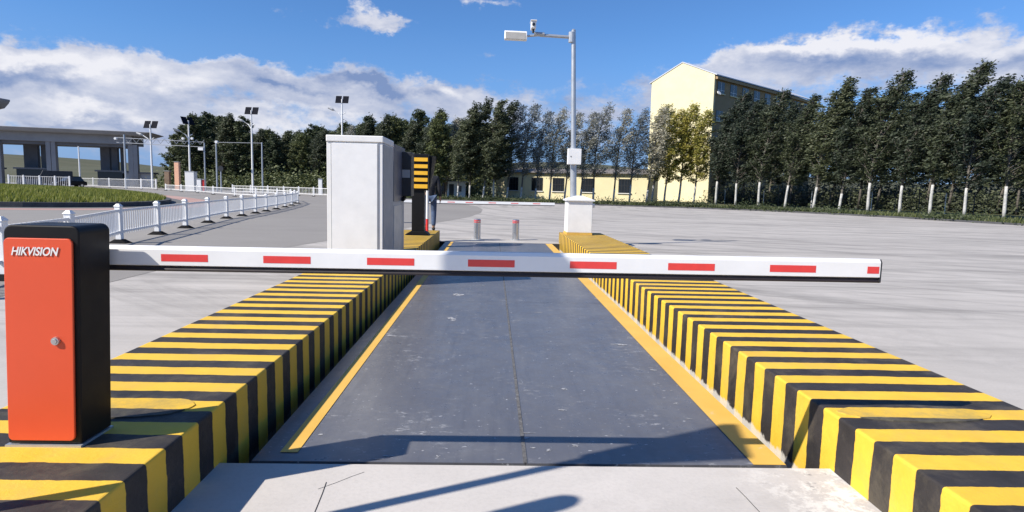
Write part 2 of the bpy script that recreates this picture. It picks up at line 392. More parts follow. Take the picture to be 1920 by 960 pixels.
# asphalt road on the left, with its curved edge
def gp(*pts): return [tuple(G(*p)[:2]) for p in pts]
edge = gp((200, 531), (260, 516), (320, 501), (450, 478), (610, 452), (700, 437), (760, 428), (823, 417), (880, 407), (902, 399), (905, 393), (895, 387), (870, 383), (840, 380.5))
edge = [(-40, -30), (-14, 0), (-7.5, 5)] + edge + [(-14, 73.5), (-20.5, 84), (-32.5, 112), (-60, 149), (-219, 169), (-219, -30)]
sheet('road', edge, .004, M_asph)
def ribbon(name, pts, w, z, mat):
    L_ = []; R_ = []
    for i, p in enumerate(pts):
        a = Vector(pts[max(i-1, 0)]); b = Vector(pts[min(i+1, len(pts)-1)]); d = (b-a).normalized(); n = Vector((-d.y, d.x))*w/2
        p = Vector(p); L_.append(tuple(p+n)); R_.append(tuple(p-n))
    return sheet(name, L_+R_[::-1], z, mat)
# drainage joints in the concrete in front of the deck
def crack(pts, w=.008):
    ribbon('concrete_crack', [tuple(G(*p)[:2]) for p in pts], w, .003, M_seal)
crack([(612, 905), (605, 925), (597, 945), (590, 962)], .005); crack([(596, 918), (630, 906), (660, 894), (683, 886)], .003)
crack([(1380, 915), (1400, 935), (1425, 962)], .004)
# far ends: pavement ribbon (pinkish) around the grass island
GI_C = Vector((-44.0, 47.0))
_out = [(-66, 27), (-40, 28.6), (-26, 30.2), (-21.6, 31.6), (-19.9, 34), (-20.2, 38.5), (-22.8, 44), (-27, 50), (-35, 60), (-60, 70), (-75, 60)]
def _rad(th):
    d = Vector((math.cos(th), math.sin(th))); best = 1
    for i in range(len(_out)):
        a = Vector(_out[i])-GI_C; b = Vector(_out[(i+1) % len(_out)])-GI_C; e = b-a; den = d.x*e.y-d.y*e.x
        if abs(den) < 1e-9: continue
        t = (a.x*e.y-a.y*e.x)/den; u = (a.x*d.y-a.y*d.x)/den
        if t > 0 and -1e-6 <= u <= 1+1e-6: best = t
    return best
NG = 144
_r = [_rad(2*math.pi*i/NG) for i in range(NG)]
_r = [(_r[i-2]+2*_r[i-1]+3*_r[i]+2*_r[(i+1) % NG]+_r[(i+2) % NG])/9 for i in range(NG)]
def rad_at(th):
    f = (th/(2*math.pi) % 1)*NG; i = int(f); return _r[i % NG]*(1-f+i)+_r[(i+1) % NG]*(f-i)
def ringpts(ka): return [(GI_C.x+(_r[i]+ka)*math.cos(2*math.pi*i/NG), GI_C.y+(_r[i]+ka)*math.sin(2*math.pi*i/NG)) for i in range(NG)]
sheet('paved_margin', ringpts(3.6), .008, M_pink, ringpts(1.6))
sheet('gutter', ringpts(1.6), .012, M_strip, ringpts(.2))
kb = MB(); ro, ri = ringpts(.3), ringpts(-.1)
for i in range(NG):
    j = (i+1) % NG
    kb.hexa([ri[i]+(0,), ro[i]+(0,), ro[j]+(0,), ri[j]+(0,), ri[i]+(.26,), ro[i]+(.26,), ro[j]+(.26,), ri[j]+(.26,)])
o = kb.build('kerb', M_kerbgrey); o['kind'] = 'structure'
def gh(x, y):
    dx, dy = x-GI_C.x, y-GI_C.y; r = math.hypot(dx, dy)/rad_at(math.atan2(dy, dx))
    return .20+.52*max(0, 1-r*r)**.7
mm = MB(); nr = 16
for i in range(nr+1):
    for k in range(NG):
        a = 2*math.pi*k/NG; rr = i/nr*(_r[k]-.08); x = GI_C.x+rr*math.cos(a); y = GI_C.y+rr*math.sin(a); mm.v.append((x, y, gh(x, y)))
for i in range(nr):
    for k in range(NG):
        k2 = (k+1) % NG; mm.f.append((i*NG+k, (i+1)*NG+k, (i+1)*NG+k2, i*NG+k2))
o = mm.build('grass_mound', M_soil, fix=False, smooth=True); o['kind'] = 'structure'
def blades(name, sampler, n, hmin, hmax, w, mat, label, cat, lean=.25):
    mb = MB()
    for i in range(n):
        x, y, z = sampler(); a = random.random()*math.pi; h = random.uniform(hmin, hmax)
        dx, dy = math.cos(a)*w/2, math.sin(a)*w/2; lx, ly = random.uniform(0, lean)*h+.1*h, random.uniform(-lean, lean)*h
        b = len(mb.v); mb.v += [(x-dx, y-dy, z), (x+dx, y+dy, z), (x+lx, y+ly, z+h)]; mb.f.append((b, b+1, b+2))
    o = mb.build(name, mat, fix=False); return tag(o, label, cat, kind='stuff')
def s_mound():
    while True:
        a = random.random()*2*math.pi; r = math.sqrt(random.random()); q_ = r*(rad_at(a)-.15); x = GI_C.x+q_*math.cos(a); y = GI_C.y+q_*math.sin(a)
        if x > -52: return x, y, gh(x, y)-.02
blades('grass', s_mound, 110000, .08, .32, .08, M_grass, 'long green grass growing over the kerbed mound by the toll road', 'grass')

# verge strip behind the yard edge on the right, with ragged low hedge / weeds
vedge = [(60, -10), (45.5, 10), (40, 20), (33, 36), (30, 47), (25.5, 55.5), (18, 60.5), (9, 63.5), (-2, 67), (-13, 73)]
vb = MB()
for i in range(len(vedge)-1):
    a, b = vedge[i], vedge[i+1]; d = (Vector(b)-Vector(a)).normalized(); n = Vector((d.y, -d.x))
    vb.hexa([(a[0], a[1], -.02), (b[0], b[1], -.02), (b[0]+n.x*.22, b[1]+n.y*.22, -.02), (a[0]+n.x*.22, a[1]+n.y*.22, -.02), (a[0], a[1], .13), (b[0], b[1], .13), (b[0]+n.x*.22, b[1]+n.y*.22, .13), (a[0]+n.x*.22, a[1]+n.y*.22, .13)])
o = vb.build('yard_kerb', M_kerbgrey); o['kind'] = 'structure'
segs = []
for i in range(len(vedge)-1): segs.append((Vector(vedge[i]), Vector(vedge[i+1])))
def s_verge(depth, zf=0):
    def f():
        w = [(b-a).length for a, b in segs]; a, b = random.choices(segs, w)[0]; t = random.random(); p = a.lerp(b, t); d = (b-a).normalized(); n = Vector((d.y, -d.x))
        q = p+n*random.uniform(.3, depth); return q.x, q.y, -.03
    return f
blades('verge_grass', s_verge(9), 26000, .12, .45, .16, M_leafH, 'rough green weeds along the verge under the roadside trees', 'weeds')

# hills beyond the toll plaza
hm = MB(); nx = 60
def hz(x, y):
    t = (y-420)/900; return -2+46*max(0, min(1, t))**1.0*(1+.25*math.sin(x*.004+1)+.12*math.sin(x*.011))
for j in range(9):
    for i in range(nx+1):
        x = -2300+4600*i/nx; y = 400+150*j; hm.v.append((x, y, hz(x, y)))
for j in range(8):
    for i in range(nx): a = j*(nx+1)+i; hm.f.append((a, a+1, a+nx+2, a+nx+1))
t = NT('hill_grass'); c = t.mix(t.ramp(t.noise(t.pos((1, 3, 1)), .006, 6, .6), .35, .65), (.05, .055, .02), (.085, .08, .04)); M_hill = t.out(c, 1)
o = hm.build('hills', M_hill, fix=False, smooth=True); o['kind'] = 'structure'

# ================================================================== WEIGHBRIDGE
wb = empty('weighbridge', (.23, 3.3, DZ), 'grey blue painted steel weighbridge deck lying between the two striped islands', 'weighbridge')
def wl(mb, name, mat, **k):
    mb.v = [(x-.23, y-3.3, z-DZ) for x, y, z in mb.v]; return mb.build(name, mat, wb, **k)
mb = MB(); dy0, dy1 = 3.222, 16.96
cuts = [dy0, 8.05, 12.6, dy1]; xs_ = (XDL, .21, XDR)
for i in range(3):
    for j in range(2):
        mb.box(xs_[j]+(.002 if j else 0), cuts[i]+.004, DZ-.3, xs_[j+1]-(0 if j else .002), cuts[i+1]-.004, DZ)
wl(mb, 'deck_plate', M_deck)
def line_on(name, pts, mat, z):
    mb = MB(); mb.poly([(p[0], p[1], z) for p in pts]); return wl(mb, name, mat, fix=False)
line_on('seam_strip', [(.200, 3.225), (.222, 3.225), (.218, 16.9), (.206, 16.9)], paint('dusty_seam', (.17, .165, .16), .8, .3, 30), DZ+.003)
line_on('edge_line', [(-1.160, 3.33), (-1.062, 3.33), (-1.052, 16.9), (-1.138, 16.9)], M_yline, DZ+.004)
line_on('edge_line', [(1.485, 3.228), (1.669, 3.228), (1.669, 16.9), (1.485, 16.9)], M_yline, DZ+.004)

M_smear = NT('plaster_smear'); _v = M_smear.pos((1, 3, 1)); M_smear = M_smear.out(M_smear.mix(M_smear.ramp(M_smear.noise(_v, 30, 8, .8), .4, .6), (.16, .165, .18), (.50, .50, .50)), .6)
smr = random.Random(4)
def smear(px, py, w, h):
    c = G(px, py, DZ); mb = MB(); z = DZ+.0015
    for q in range(9):
        cx, cy = c.x+smr.gauss(0, w*.3), c.y+smr.gauss(0, h*.3); a, b = w*smr.uniform(.12, .5), h*smr.uniform(.12, .45); n = 7; sk = smr.uniform(-.5, .5); z += .0001
        mb.poly([(cx+a*smr.uniform(.5, 1.1)*math.cos(2*math.pi*k/n)+sk*b*math.sin(2*math.pi*k/n), cy+b*smr.uniform(.5, 1.1)*math.sin(2*math.pi*k/n), z) for k in range(n)])
    wl(mb, 'plaster_smear', M_smear, fix=False)
for q in ((728, 629, .10, .05), (857, 553, .085, .14), (846, 597, .07, .12), (1268, 757, .028, .018), (765, 648, .02, .02), (748, 612, .02, .02), (1165, 646, .09, .04), (985, 822, .04, .025), (1170, 647, .05, .03), (1225, 694, .04, .03), (990, 812, .06, .014),
          (1010, 586, .08, .03), (1058, 730, .04, .03), (1055, 769, .045, .02), (1078, 836, .035, .025), (1030, 845, .03, .02), (730, 855, .05, .015), (700, 861, .08, .008), (820, 856, .02, .015), (940, 862, .05, .008), (600, 815, .03, .02), (1235, 719, .02, .015), (1290, 785, .03, .01), (905, 535, .1, .03), (1120, 560, .05, .03), (1000, 840, .03, .014)):
    smear(*q)

# ================================================================== STRIPED ISLANDS
def island(x0, x1, y0, y1, mat, label):
    mb = MB(); prof = [(x0, -.5), (x1, -.5), (x1, IZ), (x0, IZ)]
    mb.prism(prof, y0, y1)
    o = mb.build('striped_island', mat, bevel=.014, seg=3)
    return tag(o, label, 'traffic island', 'striped islands beside the weighbridge')
# shadow-side (left) and sun-side (right)
island(XLO, XLI, -2.5, 16.9, M_strL, 'black and yellow striped concrete island carrying the orange barrier box and grey cabinets')
island(XRI, XRO, -2.5, 17.27, M_strR, 'black and yellow striped concrete island carrying the tall lamp post and white plinth box')
def cover(cx, cy, rx, ry, seed, label):
    rnd = random.Random(seed); n = 40; top = []; bot = []
    for k in range(n):
        a = 2*math.pi*k/n; r = 1+rnd.uniform(-.03, .03); x = cx+rx*r*math.cos(a); y = cy+ry*r*math.sin(a)
        top.append((x, y, IZ+.006)); bot.append((x*1.0+.004*math.cos(a), y+.004*math.sin(a), IZ-.01))
    mb = MB(); b = 0; mb.v = top+bot; mb.f.append(tuple(range(n)))
    for k in range(n): j = (k+1) % n; mb.f.append((n+k, n+j, j, k))
    o = mb.build('manhole_cover', M_strPatch); return tag(o, label, 'cover')
p = G(225, 762, IZ); cover(p.x-.02, p.y+.0, .40, .17, 3, 'rough round cover painted over with stripes beside the orange barrier box')
p = G(1700, 772, IZ); cover(p.x+.02, p.y-.03, .42, .13, 5, 'rough flat cover painted over with stripes on the right island')

# ================================================================== BARRIER GATE (near)
def text_mesh(s, size, shear, bold, ext):
    cu = bpy.data.curves.new('lettering', 'FONT'); cu.body = s; cu.size = size; cu.shear = shear; cu.offset = bold; cu.extrude = ext; cu.space_character = .98
    o = bpy.data.objects.new('tmp', cu); col.objects.link(o); bpy.context.view_layer.update()
    me = bpy.data.meshes.new_from_object(o.evaluated_get(bpy.context.evaluated_depsgraph_get())); bpy.data.objects.remove(o); return me
bA = G(18, 835, IZ); bB = G(152, 838, IZ)
BW = (bB.x-bA.x); BYF = (bA.y+bB.y)/2; BD = .215
tl = AT(6, 430, BYF); BH = AT(100, 423, BYF).z-IZ
lean = math.atan2(tl.x-bA.x, BH)
gate = empty('barrier_gate', ((bA.x+bB.x)/2, BYF+BD/2, IZ), 'barrier gate with orange door on black housing and long white boom across the weighbridge', 'barrier gate')
hw = BW/2; hd = BD/2
mb = MB(); mb.prism(rrect(-hw, .012, hw, BH, .035, 6, (0, 1, 1, 0)), -hd, hd)
mb.v = [(x+lean*z, y, z) for x, y, z in mb.v]
mb.build('housing', M_black, gate, bevel=.006, smooth=False)
mb = MB(); mb.box(-hw-.006, -hd-.014, 0, hw+.006, hd+.006, .010); mb.build('base_plate', M_galv, gate)
mb = MB(); mb.prism(rrect(-hw+.008, .03, hw-.022, BH-.055, .022, 5), -hd-.012, -hd-.0005); mb.v = [(x+lean*z, y, z) for x, y, z in mb.v]
door = mb.build('door', M_orange, gate, bevel=.003)
me = text_mesh('HIKVISION', .058, .32, .0011, .001); me.materials.append(M_white)
xs = [v.co.x for v in me.vertices]; w = max(xs)-min(xs); k = (.199*BW/.3155)/w
for v in me.vertices: v.co.x = (v.co.x-min(xs))*k; v.co.y *= .86
o = bpy.data.objects.new('lettering', me); col.objects.link(o); o.parent = door
zt = AT(70, 478, BYF).z-IZ; o.location = (AT(26, 478, BYF).x-gate.location.x, -hd-.0145, zt); o.rotation_euler = (R(90), 0, 0)
lk = AT(106, 639, BYF-.01); lx, lz = lk.x-gate.location.x, lk.z-IZ
mb = MB(); mb.tube([(lx, -hd-.011, lz), (lx, -hd-.022, lz)], [.019, .017], 20); mb.tube([(lx, -hd-.022, lz), (lx, -hd-.026, lz)], [.011, .010], 16)
mb.build('lock', M_steel, door, smooth=False)
# boom
YB = 2.985
def bz(px, py): return AT(px, py, YB)
a0, a1 = bz(215, 475), bz(1645, 500)
bx0 = -1.84; bx1 = bz(1647, 500).x
zt0, zb0 = bz(300, 461).z, bz(300, 499).z
zt1, zb1 = bz(1600, 485).z, bz(1600, 521).z
def ztop(x): return zt0+(zt1-zt0)*(x-bz(300, 461).x)/(bz(1600, 485).x-bz(300, 461).x)
def zbot(x): return zb0+(zb1-zb0)*(x-bz(300, 461).x)/(bz(1600, 485).x-bz(300, 461).x)
mb = MB()
gx, gy, gz = gate.location
def prof(x, z0, z1, yh=.024): 
    zz = [(-yh*.55, z0), (-yh, z0+.004), (-yh, z1-.016), (-yh*.55, z1), (yh*.55, z1), (yh, z1-.016), (yh, z0+.004), (yh*.55, z0)]
    return [(x-gx, YB-gy+a, b-gz) for a, b in zz]
def bar(x0, x1, f0, f1, yh=.024, nseg=8):
    mb = MB(); n = 8
    for i in range(nseg+1):
        x = x0+(x1-x0)*i/nseg; mb.v += prof(x, f0(x), f1(x), yh)
    for i in range(nseg):
        for k in range(n): j = (k+1) % n; mb.f.append((i*n+k, i*n+j, (i+1)*n+j, (i+1)*n+k))
    mb.f.append(tuple(range(n))); mb.f.append(tuple(nseg*n+k for k in range(n))); return mb
boom = bar(bx0, bx1-.004, lambda x: zbot(x)+.004, ztop).build('boom', M_white, gate)
bar(bx0, bx1, lambda x: zbot(x)-.022, lambda x: zbot(x)+.0035, .019).build('rubber_edge', M_rubber, boom)
mb = bar(bx1-.004, bx1+.004, lambda x: zbot(x)-.022, lambda x: ztop(x)-.001, .023, 1); mb.build('end_cap', M_dark, boom)
for (xa, xb) in ((150, 208), (307, 394), (497, 585), (690, 778), (878, 965), (1068, 1155), (1251, 1338), (1441, 1527), (1623, 1645)):
    A = bz(xa, 480).x if xa > 200 else bx0+.02; B = bz(xb, 480).x
    mb = MB(); zc = lambda x: ztop(x)*.44+zbot(x)*.56+.001
    hh = .0175
    y = YB-gy-.0248
    mb.hexa([(A-gx, y, zc(A)-hh-gz), (B-gx, y, zc(B)-hh-gz), (B-gx, y+.0005, zc(B)-hh-gz), (A-gx, y+.0005, zc(A)-hh-gz), (A-gx, y, zc(A)+hh-gz), (B-gx, y, zc(B)+hh-gz), (B-gx, y+.0005, zc(B)+hh-gz), (A-gx, y+.0005, zc(A)+hh-gz)])
    mb.build('red_strip', M_red, boom)
mb = MB(); mb.box(bx0-gx-.05, -.0, .80*BH, bx0-gx+.03, hd+.05, .80*BH+.10); mb.build('boom_clamp', M_dark, gate)

# ================================================================== CABINETS
c1 = Vector((AT(612, 255, 9.05).x, 9.05, 0)); c1r = AT(718, 255, 9.05).x; ctop = AT(665, 254, 9.05).z
cab = empty('equipment_cabinet', ((c1.x+c1r)/2, 9.5, IZ), 'tall plain off-white metal cabinet, nearest one on the left island', 'cabinet')
W_, D_, H_ = (c1r-c1.x)/2, .47, ctop-IZ
mb = MB(); mb.box(-W_+.002, -D_+.012, .05, W_-.002, D_, H_-.10); mb.build('body', M_cream, cab, bevel=.006)
mb = MB(); mb.box(-W_+.075, -D_-.004, .10, W_-.075, -D_+.014, H_-.115); mb.build('front_panel', M_white, cab, bevel=.004)
mb = MB(); mb.box(W_-.001, -D_+.06, .10, W_+.008, D_-.03, H_-.115); mb.build('side_shade_panel', paint('side_shade_grey', (.40, .40, .40), .5, .08), cab, bevel=.003)  # panel added in darker grey: the shade of this side is in its colour
mb = MB(); mb.box(-W_-.003, -D_-.006, H_-.095, W_+.010, D_+.006, H_); mb.build('roof_cap', M_cream, cab, bevel=.012)
mb = MB(); mb.box(-W_+.01, -D_+.02, 0, W_-.01, D_-.01, .05); mb.build('plinth', M_grey, cab)
for s in (-1, 1):
    mb = MB(); mb.box(s*(W_-.066)-.002*s-.004, -D_-.0, .05, s*(W_-.066)-.002*s+.004, -D_+.013, H_-.098); mb.build('edge_seam', M_grey, cab)
# second unit behind
Y2 = 10.15
c2r = AT(738, 300, Y2).x+.0; z2 = AT(745, 270, Y2).z
k2 = empty('side_kiosk', (c2r-.42, Y2+.6, IZ), 'darker grey kiosk with lighter lower panel standing behind the off-white cabinet', 'kiosk')
w2, d2, h2 = .42, .62, z2-IZ
mb = MB(); mb.box(-w2, -d2, 0, w2-.002, d2, h2*.5); mb.build('lower_body', M_grey, k2, bevel=.006)
mb = MB(); mb.box(-w2, -d2, h2*.5+.001, w2+.01, d2+.02, h2); mb.build('upper_body', paint('slate_grey_paint', (.13, .13, .16), .4, .08), k2, bevel=.006)
mb = MB(); mb.box(w2-.06, -d2+.05, .06, w2+.006, d2-.35, h2*.46); mb.build('side_door', M_galv, k2, bevel=.004)
# display hanging off the kiosk
Y3 = 11.0
dxl, dxr = AT(752, 330, Y3).x, AT(771, 330, Y3).x
zt_, zb_ = AT(765, 285, Y3).z, AT(765, 368, Y3).z
ds = empty('ticket_display', ((dxl+dxr)/2, Y3+.1, zb_), 'dark slate display unit jutting from the side of the grey kiosk', 'display')
mb = MB(); hwd = (dxr-dxl)/2
mb.box(-hwd, -.1, 0, hwd, .3, zt_-zb_); mb.build('housing', M_dark, ds, bevel=.01)
mb = MB(); mb.box(-hwd+.02, -.108, (zt_-zb_)*.42, hwd-.02, -.099, (zt_-zb_)*.60); mb.build('label_plate', M_grey, ds)
mb = MB(); mb.box(-hwd-.25, .0, .1, -hwd, .06, .16); mb.build('bracket', M_dark, ds)
p = AT(756, 374, 11.0)
cm = empty('intercom_camera', (p.x, 11.0, p.z), 'small black camera hanging under the slate display unit', 'camera')
mb = MB(); mb.tube([(0, -.05, 0), (0, .1, .02)], [.035, .04], 12); mb.build('camera_body', M_black, cm); mb = MB(); mb.tube([(0, .02, .02), (0, .03, .11)], .012, 6); mb.build('mount', M_black, cm)

# ================================================================== SIGNAL POST WITH AMBER LOUVRES
sp = G(786, 441, IZ); YS = sp.y+.12
sg = empty('louvred_signal', (sp.x, YS, IZ), 'black signal column with five amber louvre bars on its head', 'signal')
def sx(px, py): return AT(px, py, YS).x-sp.x
def sz(py, px=786): return AT(px, py, YS).z-IZ
mb = MB(); mb.prism([(sx(762, 441)-.02, .0), (sx(806, 441), .0), (sx(803, 438), .05), (sx(797, 434), .10), (sx(772, 434), .10), (sx(765, 438), .05)], -.18, .2); mb.build('foot', M_black, sg, bevel=.008)
mb = MB(); mb.box(sx(773, 400), -.12, .10, sx(796, 400), .12, sz(356)); mb.build('column', M_black, sg, bevel=.008)
hx0, hx1 = sx(769, 320), sx(804, 320); hz0, hz1 = sz(357), sz(289)
hd_ = MB(); hd_.box(hx0, -.14, hz0, hx1, .16, hz1); head = hd_.build('signal_head', M_black, sg, bevel=.012)
mb = MB(); mb.hexa([(hx0+.03, .16, hz0+.1), (hx1+.01, .16, hz0+.05), (hx1+.02, .55, hz0+.12), (hx0+.03, .55, hz0+.12), (hx0+.03, .16, hz1-.01), (hx1+.07, .16, hz1-.02), (hx1+.13, .55, hz1-.03), (hx0+.03, .55, hz1-.03)]); mb.build('rear_hood', M_black, head, bevel=.01)
for ya, yb in ((296, 303), (308.5, 315.5), (321, 328), (333.5, 340.5), (345.5, 353)):
    mb = MB(); za, zb2 = sz(yb), sz(ya); mb.hexa([(hx0+.012, -.175, za), (hx1-.012, -.175, za), (hx1-.012, -.139, za+.01), (hx0+.012, -.139, za+.01), (hx0+.012, -.155, zb2), (hx1-.012, -.155, zb2), (hx1-.012, -.139, zb2), (hx0+.012, -.139, zb2)])
    mb.build('amber_louvre', M_yellowp, sg)
# striped pole beside it
q = G(797, 437, IZ)
pb = empty('marker_pole', (q.x+.02, q.y+.3, IZ), 'thin white marker pole with red foot behind the black signal column', 'pole')
mb = MB(); mb.tube([(0, 0, .35), (0, 0, 1.15)], .035, 10); mb.build('upper_tube', M_white, pb); mb = MB(); mb.tube([(0, 0, 0), (0, 0, .349)], .036, 10); mb.build('red_foot', M_red, pb)

# ================================================================== PERSON
def skin_mesh(name, verts, edges, radii, mat, parent, loc=(0, 0, 0), sub=2):
    me = bpy.data.meshes.new(name); me.from_pydata(verts, edges, []); o = bpy.data.objects.new(name, me); col.objects.link(o)
    sk = o.modifiers.new('skin', 'SKIN'); sk.use_smooth_shade = True
    for i, r in enumerate(radii):
        me.skin_vertices[0].data[i].radius = r if isinstance(r, tuple) else (r, r)
    me.skin_vertices[0].data[0].use_root = True
    ss = o.modifiers.new('sub', 'SUBSURF'); ss.levels = sub; ss.render_levels = sub
    bpy.context.view_layer.update()
    m2 = bpy.data.meshes.new_from_object(o.evaluated_get(bpy.context.evaluated_depsgraph_get())); bpy.data.objects.remove(o)
    m2.materials.clear(); m2.materials.append(mat); m2.name = name
    o = bpy.data.objects.new(name, m2); col.objects.link(o); o.parent = parent; o.location = loc; return o
pf = G(811, 431, IZ)
per = empty('person', (pf.x-.07, pf.y-.1, IZ), 'person in dark jacket and blue jeans stepping along the left island behind the signal', 'person', rz=R(8))
# body (skin): one continuous surface
V = [(0, 0, .95), (0, 0, 1.15), (0, .01, 1.38), (0, .015, 1.50), (0, 0.01, 1.60), (0, 0, 1.68),
     (-.10, 0, .90), (-.12, .07, .50), (-.12, -.02, .09), (-.12, .14, .04),
     (.10, 0, .90), (.11, .02, .50), (.10, -.10, .09), (.11, .06, .04),
     (-.19, .0, 1.42), (-.23, .0, 1.13), (-.22, .10, .90), (-.22, .14, .80),
     (.19, .0, 1.42), (.25, -.04, 1.13), (.28, .02, .89), (.29, .06, .80)]
E = [(0, 1), (1, 2), (2, 3), (3, 4), (4, 5), (0, 6), (6, 7), (7, 8), (8, 9), (0, 10), (10, 11), (11, 12), (12, 13), (2, 14), (14, 15), (15, 16), (16, 17), (2, 18), (18, 19), (19, 20), (20, 21)]
Rd = [(.13, .10), (.12, .09), (.14, .095), (.055, .055), (.072, .085), (.07, .08), .085, .06, .042, .035, .085, .06, .042, .035, .055, .042, .032, .028, .055, .042, .032, .028]
body = skin_mesh('body', V, E, Rd, M_skin, per)
jk = skin_mesh('jacket', [(0, 0, .86), V[1], V[2]]+[(-.19, 0, 1.42), (-.23, 0, 1.13), (-.22, .10, .93), (.19, 0, 1.42), (.25, -.04, 1.13), (.28, .02, .92), (0, .012, 1.49)],
               [(0, 1), (1, 2), (2, 3), (3, 4), (4, 5), (2, 6), (6, 7), (7, 8), (2, 9)], [(.165, .13), (.15, .12), (.17, .125), .075, .06, .048, .075, .06, .048, .07], M_jacket, per)
jn = skin_mesh('jeans', [(0, 0, .95), (-.10, 0, .88), (-.12, .07, .50), (-.12, -.02, .10), (.10, 0, .88), (.11, .02, .50), (.10, -.10, .10)],
               [(0, 1), (1, 2), (2, 3), (0, 4), (4, 5), (5, 6)], [(.15, .12), .105, .08, .062, .105, .08, .062], M_jeans, per)
for s, fy in ((-.12, .06), (.105, -.02)):
    mb = MB(); mb.tube([(s, fy-.12, .035), (s, fy-.02, .045), (s, fy+.1, .035), (s, fy+.17, .025)], [.038, .046, .044, .025], 10); mb.build('shoe', M_hair, per, smooth=True)
skin_mesh('hair', [(0, -.015, 1.64), (0, -.01, 1.72)], [(0, 1)], [(.078, .09), (.07, .075)], M_hair, per)
for s in (-1, 1):   # fingers
    bx = -.22 if s < 0 else .29; by = .14 if s < 0 else .06
    for k in range(4):
        mb = MB(); mb.tube([(bx, by-.03+.018*k, .80), (bx-.005*s, by-.03+.02*k, .765), (bx-.02*s, by-.028+.02*k, .74)], [.010, .009, .007], 6); mb.build('finger', M_skin, body, smooth=True)
    mb = MB(); mb.tube([(bx, by+.02, .83), (bx-.015*s, by+.05, .80), (bx-.02*s, by+.055, .775)], [.011, .010, .008], 6); mb.build('thumb', M_skin, body, smooth=True)

# ================================================================== BOLLARDS
def bollard(px, py, label):
    g = G(px, py); b = empty('bollard', g, label, 'bollard', 'steel bollards beyond the weighbridge')
    mb = MB(); mb.tube([(0, 0, 0), (0, 0, .50)], .10, 20); mb.build('tube', M_steel, b, smooth=False)
    mb = MB(); mb.tube([(0, 0, .50), (0, 0, .525)], .101, 20); mb.tube([(0, 0, .55), (0, 0, .575)], .101, 20); mb.build('red_band', M_red, b)
    mb = MB(); mb.tube([(0, 0, .525), (0, 0, .55)], .0995, 20); mb.tube([(0, 0, .575), (0, 0, .585), (0, 0, .60)], [.10, .098, .08], 20); mb.build('cap', M_steel, b)
    mb = MB(); mb.tube([(0, 0, 0), (0, 0, .012)], .17, 24); mb.build('base_ring', M_grey, b)
bollard(894.5, 449, 'steel bollard with red bands, the one nearer the striped signal column')
bollard(966.5, 450, 'steel bollard with red bands, the one nearer the white lamp plinth')

# ================================================================== LAMP POST ON THE RIGHT ISLAND
pl = G(1061, 440, IZ); pr = G(1105, 440, IZ); YP = pl.y+.35
LPx = AT(1083, 430, YP).x
lp = empty('lamp_post', (LPx, YP, IZ), 'tall pale steel lamp post rising from a white plinth on the right island', 'lamp post')
hwp = (pr.x-pl.x)/2
zpt = AT(1083, 372, YP-.35).z-IZ
mb = MB(); mb.box(-hwp, -.35, .06, hwp, .35, zpt-.07); pli = mb.build('plinth_box', M_white, lp, bevel=.01)
mb = MB(); mb.box(-hwp-.012, -.36, 0, hwp+.012, .36, .06); mb.build('plinth_foot', M_yline, lp)
mb = MB(); e = hwp+.05; f = .40; zc_ = zpt-.07
mb.hexa([(-e, -f, zc_+.001), (e, -f, zc_+.001), (e, f, zc_+.001), (-e, f, zc_+.001), (-e, -f, zc_+.04), (e, -f, zc_+.04), (e, f, zc_+.04), (-e, f, zc_+.04)])
mb.hexa([(-e+.02, -f+.02, zc_+.04), (e-.02, -f+.02, zc_+.04), (e-.02, f-.02, zc_+.04), (-e+.02, f-.02, zc_+.04), (-.09, -.09, zc_+.14), (.09, -.09, zc_+.14), (.09, .09, zc_+.14), (-.09, .09, zc_+.14)])
mb.build('plinth_roof', M_white, lp)
mb = MB(); mb.tube([(hwp, -.1, zc_-.12), (hwp+.09, -.1, zc_-.12)], [.06, .06], 12); mb.build('junction_knob', M_white, lp)
ptop = AT(1075.5, 57, YP); pt = Vector((ptop.x-LPx, 0, ptop.z-IZ)); p0 = Vector((AT(1075, 372, YP).x-LPx, 0, zc_+.02))
mb = MB(); mid = p0.lerp(pt, .32); mb.tube([p0, mid], [.088, .084], 16); mb.tube([mid, pt], [.068, .058], 16); pole = mb.build('pole', M_galv, lp, smooth=False)
mb = MB(); mb.tube([pt, pt+Vector((0, 0, .03))], [.062, .03], 16); mb.build('pole_cap', M_galv, lp)
ar = AT(1072, 70, YP); al = AT(1012, 66, YP); la = Vector((ar.x-LPx, 0, ar.z-IZ)); lb = Vector((al.x-LPx, 0, al.z-IZ))
mb = MB(); mb.tube([la, lb], .042, 12); mb.tube([lb, Vector((AT(985, 68, YP).x-LPx, 0, AT(985, 68, YP).z-IZ))], .03, 10); mb.tube([lb+Vector((-.15, -.02, .03)), lb+Vector((.12, -.02, .02))], .05, 8); mb.build('bracket_arm', M_galv, lp)
mb = MB(); mb.tube([la+Vector((.0, 0, -.13)), la+Vector((.0, 0, .13))], .085, 12); mb.build('clamp', M_galv, lp)
h0, h1 = AT(946, 60, YP), AT(988, 60, YP); hz_ = AT(966, 78, YP).z-IZ; hz2 = AT(966, 57, YP).z-IZ
mb = MB(); a, b = h0.x-LPx, h1.x-LPx
mb.hexa([(a, -.22, hz_+.02), (b, -.22, hz_+.0), (b, .12, hz_+.04), (a, .12, hz_+.05), (a, -.10, hz2-.03), (b, -.10, hz2-.04), (b, .12, hz2-.02), (a, .12, hz2)])
hl = mb.build('lamp_head', M_cream, lp, bevel=.012)
